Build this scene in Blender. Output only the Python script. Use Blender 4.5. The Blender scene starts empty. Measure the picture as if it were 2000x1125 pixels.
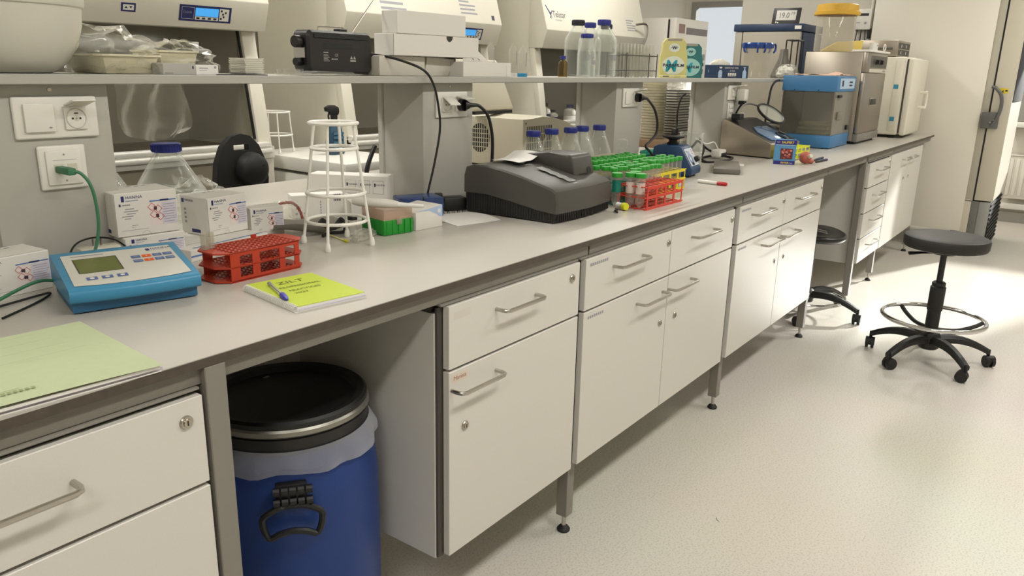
import bpy, bmesh, math, random
from mathutils import Vector, Matrix, Euler, noise
S = bpy.context.scene
COL = S.collection
PI = math.pi
random.seed(7)

# ------------------------------------------------------------------ materials
def lin(c):
    c = c / 255.0
    return c / 12.92 if c <= 0.04045 else ((c + 0.055) / 1.055) ** 2.4
def rgb(c):
    return (lin(c[0]), lin(c[1]), lin(c[2]), 1.0)
def _new(name):
    m = bpy.data.materials.new(name); m.use_nodes = True
    nt = m.node_tree
    return m, nt, nt.nodes['Principled BSDF'], nt.nodes['Material Output']
def mat(name, c, rough=0.5, metal=0.0, spec=0.5, coat=0.0, var=0.0, vscale=30.0, bump=0.0, bscale=200.0, emit=None, estr=0.0, stretch=None):
    m, nt, b, out = _new(name)
    b.inputs['Base Color'].default_value = rgb(c)
    b.inputs['Roughness'].default_value = rough
    b.inputs['Metallic'].default_value = metal
    b.inputs['Specular IOR Level'].default_value = spec
    b.inputs['Coat Weight'].default_value = coat
    if emit:
        b.inputs['Emission Color'].default_value = rgb(emit); b.inputs['Emission Strength'].default_value = estr
    if var or bump:
        tc = nt.nodes.new('ShaderNodeTexCoord')
        src = tc.outputs['Object']
        if stretch:
            mp = nt.nodes.new('ShaderNodeMapping'); mp.inputs['Scale'].default_value = stretch
            nt.links.new(src, mp.inputs['Vector']); src = mp.outputs['Vector']
    if var:
        n = nt.nodes.new('ShaderNodeTexNoise'); n.inputs['Scale'].default_value = vscale; n.inputs['Detail'].default_value = 4
        nt.links.new(src, n.inputs['Vector'])
        r = nt.nodes.new('ShaderNodeValToRGB')
        a = rgb(c)
        r.color_ramp.elements[0].color = (a[0]*(1-var), a[1]*(1-var), a[2]*(1-var), 1)
        r.color_ramp.elements[1].color = (min(1, a[0]*(1+var)), min(1, a[1]*(1+var)), min(1, a[2]*(1+var)), 1)
        r.color_ramp.elements[0].position = 0.3; r.color_ramp.elements[1].position = 0.7
        nt.links.new(n.outputs['Fac'], r.inputs['Fac']); nt.links.new(r.outputs['Color'], b.inputs['Base Color'])
    if bump:
        n2 = nt.nodes.new('ShaderNodeTexNoise'); n2.inputs['Scale'].default_value = bscale; n2.inputs['Detail'].default_value = 3
        nt.links.new(src, n2.inputs['Vector'])
        bp = nt.nodes.new('ShaderNodeBump'); bp.inputs['Strength'].default_value = bump; bp.inputs['Distance'].default_value = 0.002
        nt.links.new(n2.outputs['Fac'], bp.inputs['Height']); nt.links.new(bp.outputs['Normal'], b.inputs['Normal'])
    return m
def clear(name, tint=(235, 240, 238), edge=(215, 220, 215), body=0.06, rim=0.55, rough=0.03, power=2.5):
    """thin clear wall: see-through tint mixed with a glossy/diffuse skin that grows towards grazing angles"""
    m, nt, b, out = _new(name)
    b.inputs['Base Color'].default_value = rgb(edge); b.inputs['Roughness'].default_value = rough
    b.inputs['Specular IOR Level'].default_value = 0.8
    t = nt.nodes.new('ShaderNodeBsdfTransparent'); t.inputs['Color'].default_value = rgb(tint)
    lw = nt.nodes.new('ShaderNodeLayerWeight'); lw.inputs['Blend'].default_value = 0.5
    pw = nt.nodes.new('ShaderNodeMath'); pw.operation = 'POWER'; pw.inputs[1].default_value = power
    ml = nt.nodes.new('ShaderNodeMath'); ml.operation = 'MULTIPLY_ADD'; ml.inputs[1].default_value = rim; ml.inputs[2].default_value = body
    mx = nt.nodes.new('ShaderNodeMixShader')
    nt.links.new(lw.outputs['Facing'], pw.inputs[0]); nt.links.new(pw.outputs[0], ml.inputs[0]); nt.links.new(ml.outputs[0], mx.inputs['Fac'])
    nt.links.new(t.outputs[0], mx.inputs[1]); nt.links.new(b.outputs[0], mx.inputs[2]); nt.links.new(mx.outputs[0], out.inputs['Surface'])
    return m

# ------------------------------------------------------------------ mesh builder
_font = {}
class MB:
    def __init__(s, m=None):
        s.bm = bmesh.new(); s.mats = []; s.i = 0; s.T = Matrix.Identity(4)
        if m: s.m(m)
    def m(s, m):
        if m not in s.mats: s.mats.append(m)
        s.i = s.mats.index(m); return s
    def at(s, loc=(0, 0, 0), rz=0, rx=0, ry=0):
        s.T = Matrix.Translation(loc) @ Euler((rx, ry, rz)).to_matrix().to_4x4(); return s
    def raw(s, verts, faces):
        vs = [s.bm.verts.new(s.T @ Vector(v)) for v in verts]
        out = []
        for f in faces:
            try:
                fa = s.bm.faces.new([vs[k] for k in f]); fa.material_index = s.i; out.append(fa)
            except ValueError: pass
        return vs, out
    def box(s, a, b, bev=0.0, seg=2):
        x0, y0, z0 = a; x1, y1, z1 = b
        vs, fs = s.raw([(x0,y0,z0),(x1,y0,z0),(x1,y1,z0),(x0,y1,z0),(x0,y0,z1),(x1,y0,z1),(x1,y1,z1),(x0,y1,z1)],
                       [(3,2,1,0),(4,5,6,7),(0,1,5,4),(1,2,6,5),(2,3,7,6),(3,0,4,7)])
        if bev > 0: s.bev(fs, bev, seg)
        return s
    def bev(s, fs, w, seg=2):
        ed = list({e for f in fs for e in f.edges})
        r = bmesh.ops.bevel(s.bm, geom=ed, offset=w, segments=seg, profile=0.5, affect='EDGES', clamp_overlap=True)
        for f in r['faces']: f.material_index = s.i
    def prism(s, poly, axis, a, b, bev=0.0, seg=2):
        n = len(poly)
        def P(p, t):
            if axis == 'x': return (t, p[0], p[1])
            if axis == 'y': return (p[0], t, p[1])
            return (p[0], p[1], t)
        vs, fs = s.raw([P(p, a) for p in poly] + [P(p, b) for p in poly],
                       [tuple(range(n - 1, -1, -1)), tuple(range(n, 2 * n))] + [(k, (k + 1) % n, n + (k + 1) % n, n + k) for k in range(n)])
        if bev > 0: s.bev(fs, bev, seg)
        return s
    def lathe(s, prof, c=(0, 0, 0), n=24, axis='z', ellip=1.0):
        vs = []; rings = []
        def P(r, z, a):
            x, y = r * math.cos(a), r * math.sin(a) * ellip
            if axis == 'z': q = (x, y, z)
            elif axis == 'x': q = (z, x, y)
            else: q = (x, z, y)
            return (c[0] + q[0], c[1] + q[1], c[2] + q[2])
        for r, z in prof:
            if r < 1e-6: rings.append([len(vs)]); vs.append(P(0, z, 0))
            else:
                rings.append(list(range(len(vs), len(vs) + n)))
                for k in range(n): vs.append(P(r, z, 2 * PI * k / n))
        fs = []
        for A, B in zip(rings[:-1], rings[1:]):
            if len(A) == 1 and len(B) == 1: continue
            for k in range(n):
                k2 = (k + 1) % n
                if len(A) == 1: fs.append((A[0], B[k], B[k2]))
                elif len(B) == 1: fs.append((A[k], B[0], A[k2]))
                else: fs.append((A[k], B[k], B[k2], A[k2]))
        s.raw(vs, fs); return s
    def cyl(s, p0, p1, r0, r1=None, n=16):
        if r1 is None: r1 = r0
        p0 = Vector(p0); p1 = Vector(p1); d = (p1 - p0).normalized()
        u = d.orthogonal().normalized(); w = d.cross(u)
        vs = []
        for p, r in ((p0, r0), (p1, r1)):
            for k in range(n):
                a = 2 * PI * k / n; vs.append(p + (u * math.cos(a) + w * math.sin(a)) * r)
        s.raw(vs, [(k, (k + 1) % n, n + (k + 1) % n, n + k) for k in range(n)] + [tuple(range(n - 1, -1, -1)), tuple(range(n, 2 * n))])
        return s
    def tube(s, pts, r, n=8, closed=False, smooth=0, flat=1.0):
        P = [Vector(p) for p in pts]
        if smooth:
            Q = []; m = len(P)
            rng = range(m if closed else m - 1)
            for k in rng:
                p0 = P[(k - 1) % m] if (closed or k > 0) else P[k]
                p1 = P[k]; p2 = P[(k + 1) % m]
                p3 = P[(k + 2) % m] if (closed or k + 2 < m) else p2
                for j in range(smooth):
                    t = j / smooth
                    Q.append(0.5 * ((2 * p1) + (p2 - p0) * t + (2 * p0 - 5 * p1 + 4 * p2 - p3) * t * t + (3 * p1 - p0 - 3 * p2 + p3) * t ** 3))
            if not closed: Q.append(P[-1])
            P = Q
        m = len(P); vs = []; up = None
        for k in range(m):
            a = P[(k - 1) % m] if (closed or k > 0) else P[k]
            b = P[(k + 1) % m] if (closed or k < m - 1) else P[k]
            d = (b - a).normalized()
            if up is None: up = d.orthogonal().normalized()
            else:
                up = up - d * up.dot(d)
                up = up.normalized() if up.length > 1e-6 else d.orthogonal().normalized()
            w = d.cross(up)
            rr = r[k] if isinstance(r, (list, tuple)) else r
            for j in range(n):
                t = 2 * PI * j / n; vs.append(P[k] + (up * math.cos(t) + w * math.sin(t) * flat) * rr)
        fs = []
        for k in range(m if closed else m - 1):
            k2 = (k + 1) % m
            for j in range(n): fs.append((k * n + j, k * n + (j + 1) % n, k2 * n + (j + 1) % n, k2 * n + j))
        if not closed: fs += [tuple(range(n - 1, -1, -1)), tuple(range((m - 1) * n, m * n))]
        s.raw(vs, fs); return s
    def ring(s, c, R, r, n=40, m=8, ellip=1.0):
        s.tube([(c[0] + R * math.cos(2 * PI * k / n), c[1] + R * ellip * math.sin(2 * PI * k / n), c[2]) for k in range(n)], r, m, closed=True); return s
    def loft(s, rings, cap=True, closed=True):
        n = len(rings[0]); vs = [v for R in rings for v in R]; fs = []
        for k in range(len(rings) - 1):
            for j in range(n if closed else n - 1):
                fs.append((k * n + j, k * n + (j + 1) % n, (k + 1) * n + (j + 1) % n, (k + 1) * n + j))
        if cap: fs += [tuple(range(n - 1, -1, -1)), tuple(range((len(rings) - 1) * n, len(rings) * n))]
        s.raw(vs, fs); return s
    def grid(s, P, nu, nv):
        """surface P(u,v) sampled on 0..1"""
        vs = [P(i / nu, j / nv) for j in range(nv + 1) for i in range(nu + 1)]
        s.raw(vs, [(j*(nu+1)+i, j*(nu+1)+i+1, (j+1)*(nu+1)+i+1, (j+1)*(nu+1)+i) for j in range(nv) for i in range(nu)]); return s
    def blob(s, c, rad, amp=0.15, fr=3.0, nu=28, nv=18, seed=0, flat=None):
        vs = []; off = Vector((seed * 7.3, seed * 3.1, seed * 1.7))
        for j in range(nv + 1):
            ph = PI * j / nv
            for i in range(nu):
                th = 2 * PI * i / nu
                d = Vector((math.sin(ph) * math.cos(th), math.sin(ph) * math.sin(th), -math.cos(ph)))
                k = 1 + amp * (noise.noise(d * fr + off) + 0.6 * noise.noise(d * fr * 2.3 + off) + abs(noise.noise(d * fr * 1.5 - off)))
                p = Vector((c[0] + d.x * rad[0] * k, c[1] + d.y * rad[1] * k, c[2] + d.z * rad[2] * k))
                if flat is not None and p.z < flat: p.z = flat + 0.0005
                vs.append(p)
        fs = []
        for j in range(nv):
            for i in range(nu): fs.append((j*nu+i, j*nu+(i+1) % nu, (j+1)*nu+(i+1) % nu, (j+1)*nu+i))
        s.raw(vs, fs); bmesh.ops.remove_doubles(s.bm, verts=s.bm.verts, dist=1e-6); return s
    # flat printing on a surface: o = origin, u / v = unit vectors along and up
    def quad(s, o, u, v, x0, y0, x1, y1, lift=0.0004):
        o = Vector(o); u = Vector(u); v = Vector(v); n = u.cross(v) * lift
        s.raw([o + u*x0 + v*y0 + n, o + u*x1 + v*y0 + n, o + u*x1 + v*y1 + n, o + u*x0 + v*y1 + n], [(0, 1, 2, 3)]); return s
    def disc(s, o, u, v, x, y, r, n=28, lift=0.0004, ry=None):
        o = Vector(o); u = Vector(u); v = Vector(v); nn = u.cross(v) * lift; ry = ry or r
        s.raw([o + u*(x + r*math.cos(2*PI*k/n)) + v*(y + ry*math.sin(2*PI*k/n)) + nn for k in range(n)], [tuple(range(n))]); return s
    def poly(s, o, u, v, pts, lift=0.0004):
        o = Vector(o); u = Vector(u); v = Vector(v); nn = u.cross(v) * lift
        s.raw([o + u*p[0] + v*p[1] + nn for p in pts], [tuple(range(len(pts)))]); return s
    def line(s, o, u, v, pts, w, lift=0.0006):
        for (ax, ay), (bx, by) in zip(pts[:-1], pts[1:]):
            d = math.hypot(bx-ax, by-ay)
            if d < 1e-7: continue
            px, py = -(by-ay)/d*w/2, (bx-ax)/d*w/2
            s.poly(o, u, v, [(ax+px, ay+py), (ax-px, ay-py), (bx-px, by-py), (bx+px, by+py)], lift)
        return s
    def text(s, st, size, o, u, v, x, y, lift=0.0006, wid=1.0, slant=0.0, bold=0.0, align='LEFT'):
        key = (st, align, bold)
        if key not in _font:
            cu = bpy.data.curves.new('lettering', 'FONT'); cu.body = st; cu.size = 1; cu.align_x = align; cu.resolution_u = 3; cu.offset = bold
            ob = bpy.data.objects.new('lettering', cu); COL.objects.link(ob)
            me = bpy.data.meshes.new_from_object(ob)
            _font[key] = ([tuple(q.co) for q in me.vertices], [tuple(p.vertices) for p in me.polygons])
            bpy.data.objects.remove(ob); bpy.data.curves.remove(cu); bpy.data.meshes.remove(me)
        vs, fs = _font[key]
        o = Vector(o); u = Vector(u); v = Vector(v); nn = u.cross(v) * lift
        s.raw([o + u*(x + (q[0] + slant*q[1])*size*wid) + v*(y + q[1]*size) + nn for q in vs], fs); return s
    def build(s, name, parent=None, smooth=35):
        me = bpy.data.meshes.new(name)
        bmesh.ops.recalc_face_normals(s.bm, faces=[f for f in s.bm.faces if len(f.edges) > 0 and any(len(e.link_faces) > 1 for e in f.edges)])
        s.bm.to_mesh(me); s.bm.free()
        for m in s.mats: me.materials.append(m)
        if smooth:
            for p in me.polygons: p.use_smooth = True
            me.set_sharp_from_angle(angle=math.radians(smooth))
        o = bpy.data.objects.new(name, me); COL.objects.link(o)
        if parent: o.parent = parent
        return o

def tag(o, label, cat, group=None, kind=None):
    if label: o['label'] = label
    if cat: o['category'] = cat
    if group: o['group'] = group
    if kind: o['kind'] = kind
    return o
def thing(name, label, cat, loc=(0, 0, 0), rz=0.0, group=None):
    o = bpy.data.objects.new(name, None); o.empty_display_size = 0.05; COL.objects.link(o)
    o.location = loc; o.rotation_euler = (0, 0, rz)
    return tag(o, label, cat, group)
def struct(o):
    o['kind'] = 'structure'; return o
def dup(root, loc, label, rz=None, group=None):
    """a copy of a thing with copies of its parts and sub-parts"""
    r = root.copy(); COL.objects.link(r); r.location = loc; r['label'] = label
    if rz is not None: r.rotation_euler = (0, 0, rz)
    if group: r['group'] = group
    for ch in list(root.children):
        c = ch.copy(); COL.objects.link(c); c.parent = r
        for g in list(ch.children):
            d = g.copy(); COL.objects.link(d); d.parent = c
    return r
def solo(mb, name, label, cat, loc=(0, 0, 0), rz=0.0, group=None, smooth=35):
    o = mb.build(name, None, smooth); o.location = loc; o.rotation_euler = (0, 0, rz)
    return tag(o, label, cat, group)
ORD = ['first', 'second', 'third', 'fourth', 'fifth', 'sixth', 'seventh', 'eighth', 'ninth', 'tenth', 'eleventh', 'twelfth', 'thirteenth', 'fourteenth', 'fifteenth', 'sixteenth', 'seventeenth', 'eighteenth', 'nineteenth', 'twentieth']
X = Vector((1, 0, 0)); Y = Vector((0, 1, 0)); Z = Vector((0, 0, 1))

# palette
WHITE = mat('white_laminate', (208, 205, 198), 0.35, var=0.015, vscale=400)
WALLM = mat('wall_paint', (206, 201, 190), 0.75, bump=0.03, bscale=300)
GREY = mat('grey_painted_steel', (128, 124, 116), 0.4)
DKGREY = mat('dark_grey_steel', (84, 80, 74), 0.45)
RECESS = mat('reveal_grey', (70, 67, 62), 0.6)
STEEL = mat('brushed_steel', (190, 186, 178), 0.28, 1.0, bump=0.05, bscale=120, stretch=(1, 30, 1))
STEELD = mat('stainless_sheet', (172, 164, 152), 0.36, 1.0, bump=0.04, bscale=90, stretch=(40, 1, 1))
CHROME = mat('chrome', (215, 215, 215), 0.1, 1.0)
BLACK = mat('black_plastic', (24, 23, 23), 0.42)
BLACKR = mat('black_rubber', (20, 20, 20), 0.6)
CABLE = mat('black_cable', (16, 16, 16), 0.5)
WPLAST = mat('white_plastic', (222, 220, 212), 0.35)
CREAM = mat('cream_plastic', (207, 202, 184), 0.4)
PAPER = mat('white_paper', (228, 226, 222), 0.8)
CARD = mat('white_card', (222, 219, 212), 0.6)
BLUECAP = mat('blue_cap', (38, 50, 138), 0.4)
GLASS = clear('clear_glass', (251, 252, 251), (234, 235, 231), 0.05, 0.60, 0.03, 2.6)
PPCLEAR = clear('clear_plastic', (246, 246, 243), (222, 221, 214), 0.12, 0.5, 0.12)
FILM = clear('plastic_film', (250, 250, 247), (230, 228, 222), 0.05, 0.42, 0.14, 2.0)
INK = mat('dark_ink', (52, 54, 72), 0.7)
GREYINK = mat('grey_ink', (150, 150, 156), 0.7)
NAVY = mat('navy_print', (40, 48, 104), 0.6)
REDINK = mat('red_print', (190, 52, 40), 0.6)
BLUEINK = mat('blue_print', (92, 122, 176), 0.6)
# ------------------------------------------------------------------ setting
XR = 8.83; YB = 3.05; YF = -3.3; XL = -3.2; ZC = 2.85
def floor_mat():
    m, nt, b, out = _new('speckled_vinyl')
    tc = nt.nodes.new('ShaderNodeTexCoord')
    n = nt.nodes.new('ShaderNodeTexNoise'); n.inputs['Scale'].default_value = 160; n.inputs['Detail'].default_value = 3
    r = nt.nodes.new('ShaderNodeValToRGB')
    r.color_ramp.elements[0].position = 0.36; r.color_ramp.elements[0].color = rgb((196, 191, 181))
    r.color_ramp.elements[1].position = 0.5; r.color_ramp.elements[1].color = rgb((214, 210, 200))
    n2 = nt.nodes.new('ShaderNodeTexNoise'); n2.inputs['Scale'].default_value = 1.3
    mx = nt.nodes.new('ShaderNodeMix'); mx.data_type = 'RGBA'; mx.blend_type = 'MULTIPLY'; mx.inputs[0].default_value = 0.12
    nt.links.new(tc.outputs['Object'], n.inputs['Vector']); nt.links.new(tc.outputs['Object'], n2.inputs['Vector'])
    nt.links.new(n.outputs['Fac'], r.inputs['Fac']); nt.links.new(r.outputs['Color'], mx.inputs[6]); nt.links.new(n2.outputs['Color'], mx.inputs[7])
    nt.links.new(mx.outputs[2], b.inputs['Base Color'])
    b.inputs['Roughness'].default_value = 0.38; b.inputs['Specular IOR Level'].default_value = 0.4
    return m
FLOORM = floor_mat()
struct(MB(FLOORM).box((XL, YF, -0.06), (XR, YB, 0)).build('floor'))
SEAM = mat('weld_seam', (168, 162, 150), 0.6)
struct(MB(SEAM).prism([(2.2, -1.063), (7.6, -1.523), (7.6, -1.529), (2.2, -1.069)], 'z', 0.0002, 0.0008).build('trim_1'))
CEILM = mat('ceiling_paint', (226, 224, 218), 0.8)
struct(MB(CEILM).box((XL, YF, ZC), (XR, YB, ZC + 0.06)).build('ceiling'))
struct(MB(WALLM).box((XL, YB, 0), (XR + .1, YB + 0.1, ZC)).build('wall_back'))
struct(MB(WALLM).box((XL, YF - 0.1, 0), (XR + .1, YF, ZC)).build('wall_front'))
struct(MB(WALLM).box((XL - 0.1, YF - .1, 0), (XL, YB + .1, ZC)).build('wall_left'))
# right wall with two window openings
W1 = (-2.35, -0.38, 0.95, 2.08); W2 = (1.15, 2.98, 0.95, 2.1)
w = MB(WALLM)
for y0, y1, z0, z1 in ((YF, W1[0], 0, ZC), (W1[1], W2[0], 0, ZC), (W2[1], YB, 0, ZC), (W1[0], W1[1], 0, W1[2]), (W1[0], W1[1], W1[3], ZC), (W2[0], W2[1], 0, W2[2]), (W2[0], W2[1], W2[3], ZC)):
    w.box((XR, y0, z0), (XR + 0.1, y1, z1))
struct(w.build('wall_right'))
WFRAME = mat('window_frame_grey', (140, 138, 132), 0.45)
PANE = clear('window_pane', (250, 252, 253), (236, 240, 244), 0.03, 0.25)
for i, (y0, y1, z0, z1) in enumerate((W1, W2)):
    f = MB(WFRAME); t = 0.06
    f.box((XR - 0.015, y0, z0), (XR + 0.07, y0 + t, z1)).box((XR - 0.015, y1 - t, z0), (XR + 0.07, y1, z1))
    f.box((XR - 0.015, y0 + t, z0), (XR + 0.07, y1 - t, z0 + t)).box((XR - 0.015, y0 + t, z1 - t), (XR + 0.07, y1 - t, z1))
    o = struct(f.build('window_%d' % (i + 1)))
    p = MB(PANE).box((XR + 0.03, y0 + t, z0 + t), (XR + 0.036, y1 - t, z1 - t)).build('pane', o)
struct(MB(WPLAST).box((XR - 0.16, W1[0] - .05, 0.90), (XR, W1[1] + .02, 0.945), 0.006).build('trim_2'))
# partition at the end of the bench, between the freezer and the passage to the second window
struct(MB(WALLM).box((7.06, 0.60, 0), (7.16, 1.70, ZC)).build('wall_partition'))
# skirting and pipe casing along the right wall
TRIMG = mat('skirting_grey', (150, 147, 138), 0.5)
b = MB(TRIMG).box((XR - 0.02, YF, 0), (XR, YB, 0.10)); struct(b.build('baseboard_right'))
struct(MB(WPLAST).box((XR - 0.06, YF, 0.13), (XR, 0.55, 0.185), 0.006).build('trim_3'))
struct(MB(TRIMG).box((XL, YB - 0.02, 0), (XR, YB, 0.10)).build('baseboard_back'))
# casing pipes up the back wall
pc = MB(WPLAST)
for x in (6.02, 6.12): pc.cyl((x, YB - 0.03, 0.0), (x, YB - 0.03, ZC), 0.022, n=12)
struct(pc.build('trim_4'))

# radiator below the first window
RADM = mat('radiator_enamel', (226, 222, 212), 0.3)
t = thing('radiator', 'white ribbed panel radiator on the far wall behind the freezer', 'radiator', (XR - 0.08, -1.15, 0.235))
r = MB(RADM).box((0.0, -0.75, 0), (0.035, 0.75, 0.40), 0.006)
for k in range(30): r.box((-0.014, -0.735 + k * 0.05, 0.03), (0.002, -0.735 + k * 0.05 + 0.033, 0.37), 0.006)
r.build('panel', t)
MB(RADM).box((-0.014, -0.75, 0.40), (0.05, 0.75, 0.412), 0.003).build('top_grille', t)
for y in (-.6, .6): MB(RADM).box((0.035, y - .02, 0.05), (0.078, y + .02, 0.35)).build('bracket', t)

# ceiling luminaires
LAMPM = mat('luminaire_white', (235, 235, 230), 0.4)
LAMPE = mat('luminaire_diffuser', (255, 252, 244), 0.5, emit=(255, 246, 230), estr=3.0)
LAMPS = [(-1.2, -1.45), (1.2, -1.45), (3.6, -1.45), (6.0, -1.45), (0.6, 1.75), (2.9, 1.75), (5.2, 1.75), (7.9, 0.3)]
names = ['nearest the camera over the aisle', 'second from the camera over the aisle', 'third from the camera over the aisle', 'farthest from the camera over the aisle',
         'in front of the leftmost hood', 'in front of the middle hood', 'in front of the far hood', 'behind the partition near the windows']
first = None
for (x, y), nm in zip(LAMPS, names):
    lab = 'long white recessed ceiling light ' + nm
    if first is None:
        first = thing('ceiling_light', lab, 'ceiling light', (x, y, ZC - 0.05), 0, 'ceiling lights')
        MB(LAMPM).box((-0.66, -0.16, 0.0), (0.66, -0.14, 0.05)).box((-0.66, 0.14, 0.0), (0.66, 0.16, 0.05)).box((-0.66, -0.14, 0.0), (-0.64, 0.14, 0.05)).box((0.64, -0.14, 0.0), (0.66, 0.14, 0.05)).build('housing', first)
        MB(LAMPE).box((-0.64, -0.14, 0.008), (0.64, 0.14, 0.02)).build('diffuser', first)
    else: dup(first, (x, y, ZC - 0.05), lab)
    l = bpy.data.lights.new('luminaire_tubes', 'AREA'); l.shape = 'RECTANGLE'; l.size = 1.25; l.size_y = 0.26
    l.energy = 30.0; l.color = (1.0, 0.972, 0.92)
    o = bpy.data.objects.new('luminaire_tubes', l); COL.objects.link(o); o.location = (x, y, ZC - 0.06)

# daylight
sun = bpy.data.lights.new('sun', 'SUN'); sun.energy = 11.0; sun.angle = math.radians(2.5); sun.color = (1.0, 0.96, 0.9)
so = bpy.data.objects.new('sun', sun); COL.objects.link(so)
so.rotation_euler = Vector((-1, 0.385, -0.43)).to_track_quat('-Z', 'Y').to_euler()
w = bpy.data.worlds.new('sky'); S.world = w; w.use_nodes = True
bg = w.node_tree.nodes['Background']; bg.inputs['Color'].default_value = (0.93, 0.95, 0.97, 1); bg.inputs['Strength'].default_value = 0.8

cam = bpy.data.cameras.new('camera'); co = bpy.data.objects.new('camera', cam); COL.objects.link(co)
cam.sensor_fit = 'HORIZONTAL'; cam.sensor_width = 36.0; cam.lens = 36.0 * 1519.05 / 2000.0; cam.clip_start = 0.02
A, B_, C_ = -0.93702, 1.29529, 0.02137
R_ = Matrix.Rotation(A, 4, 'Z') @ Matrix.Rotation(B_, 4, 'X') @ Matrix.Rotation(C_, 4, 'Z')
co.matrix_world = Matrix.Translation((0, -1.0259, 1.3317)) @ R_
S.camera = co
S.cycles.transparent_max_bounces = 48
S.view_settings.view_transform = 'Standard'; S.view_settings.look = 'None'; S.view_settings.gamma = 1.0
S.view_settings.use_curve_mapping = False; S.view_settings.exposure = 0.0
# ------------------------------------------------------------------ bench
TOPM = mat('worktop_laminate', (188, 183, 174), 0.32, var=0.012, vscale=500)
EDGEM = mat('worktop_phenolic_edge', (74, 66, 56), 0.55, var=0.15, vscale=60)
wt = MB(EDGEM).box((-0.9, 0.0, 0.8845), (6.91, 1.43, 0.8985)).m(TOPM).box((-0.9, 0.0015, 0.8985), (6.91, 1.4285, 0.9))
wt = solo(wt, 'lab_worktop', 'long light grey laminate worktop with a dark edge, carrying all the lab gear', 'worktop')
bf = thing('bench_trestle', 'grey painted steel frame with slim legs carrying the long worktop', 'bench frame')
LEGX = [0.63, 1.755, 2.88, 4.03, 4.835, 5.53, 6.70]
APRON = mat('apron_grey', (116, 112, 103), 0.42)
a = MB(APRON)
edges = [-0.9] + LEGX + [6.85]
for x0, x1 in zip(edges[:-1], edges[1:]):
    a.box((x0 + 0.004, 0.012, 0.856), (x1 - 0.004, 0.034, 0.884))
a.build('apron', bf)
MB(GREY).box((-0.9, 1.38, 0.80), (6.85, 1.40, 0.884)).build('apron', bf)
for i, x in enumerate(LEGX):
    w0 = 0.018
    yl = 0.0 if i in (0,) else 0.035
    if i == 4: yl = 0.012
    l = MB(GREY).box((x - w0, yl, 0.055), (x + w0, yl + 0.036, 0.884), 0.0015, 1).build('leg', bf)
    MB(BLACKR).lathe([(0, 0), (0.019, 0), (0.02, 0.006), (0.014, 0.014), (0.006, 0.018), (0.006, 0.058), (0, 0.058)], (x, yl + .018, 0), 16).m(STEEL).cyl((x, yl + .018, .018), (x, yl + .018, .054), 0.0065, n=10).build('levelling_foot', l)
for x in LEGX[:1] + LEGX[-1:] + [2.88]:
    l = MB(GREY).box((x - 0.018, 1.34, 0.055), (x + 0.018, 1.376, 0.884)).build('leg', bf)
    MB(BLACKR).lathe([(0, 0), (0.02, 0), (0.02, 0.006), (0.007, 0.018), (0.006, 0.058), (0, 0.058)], (x, 1.358, 0), 12).build('levelling_foot', l)

LOCKM = mat('lock_nickel', (178, 172, 160), 0.25, 1.0)
def handle(parent, x0, x1, z, y=0.0):
    d = -0.034
    MB(STEEL).tube([(x0, y + .001, z), (x0, y - .02, z), (x0 + .003, y - .029, z), (x0 + .012, y + d, z), (x1 - .012, y + d, z), (x1 - .003, y - .029, z), (x1, y - .02, z), (x1, y + .001, z)], 0.0048, 10).build('handle', parent)
def lock(parent, x, z, y=0.0):
    MB(LOCKM).lathe([(0, -0.006), (0.006, -0.006), (0.0065, -0.004), (0.0095, -0.004), (0.011, -0.002), (0.011, 0.001), (0, 0.001)], (x, y, z), 20, 'y').m(BLACK).box((x - .001, y - .0064, z - .004), (x + .001, y - .0059, z + .004)).m(LOCKM).build('lock', parent)
def front(parent, name, x0, x1, z0, z1):
    return MB(WHITE).box((x0, 0.0, z0), (x1, 0.018, z1), 0.0012, 1).build(name, parent)
def carcass(name, label, x0, x1):
    t = thing(name, label, 'cabinet')
    c = MB(WHITE).box((x0, 0.026, 0.242), (x1, 0.56, 0.832)).m(RECESS).box((x0 + .004, 0.0195, 0.244), (x1 - .004, 0.0255, 0.845)).box((x0 + .002, .036, .8325), (x1 - .002, .5, .883)).m(GREY).box((x0 + .002, .006, .8495), (x1 - .002, .0355, .8545), .002, 2)
    
    c.build('body', t)
    return t
STICK = mat('sticker_pink', (216, 200, 186), 0.7); STICK2 = mat('sticker_faint', (205, 200, 192), 0.7); PENC = mat('brown_pen', (120, 72, 48), 0.7)
# A : left edge of the frame
t = carcass('base_cabinet', 'white cabinet at the left edge below the green folder, drawer over door', -0.62, 0.607)
for x0, x1 in ((0.006, 0.604), (-0.617, 0.002)):
    d = front(t, 'drawer', x0, x1, 0.697, 0.843)
    handle(d, x0 + 0.21, x0 + 0.40, 0.782)
    if x0 > 0: lock(d, 0.574, 0.808)
    d = front(t, 'door', x0, x1, 0.245, 0.690); handle(d, x0 + .06, x0 + 0.24, 0.655)
# B : first cabinet right of the drum
t = carcass('base_cabinet', 'white single-door cabinet just right of the blue drum', 1.155, 1.698)
d = front(t, 'drawer', 1.175, 1.695, 0.705, 0.848); handle(d, 1.337, 1.493, 0.805); lock(d, 1.657, 0.812)
MB(STICK2).quad((0, 0, 0), X, Z, 1.19, 0.815, 1.245, 0.832).build('sticker', d)['label'] = 'faded blank sticker'
d = front(t, 'door', 1.175, 1.695, 0.247, 0.699); handle(d, 1.183, 1.339, 0.656); lock(d, 1.228, 0.558)
MB(STICK).quad((0, 0, 0), X, Z, 1.183, 0.672, 1.236, 0.690).m(PENC).text('Marieta', 0.014, (0, 0, 0), X, Z, 1.188, 0.677, slant=0.25).build('sticker', d)['label'] = 'small pink name sticker'
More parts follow.
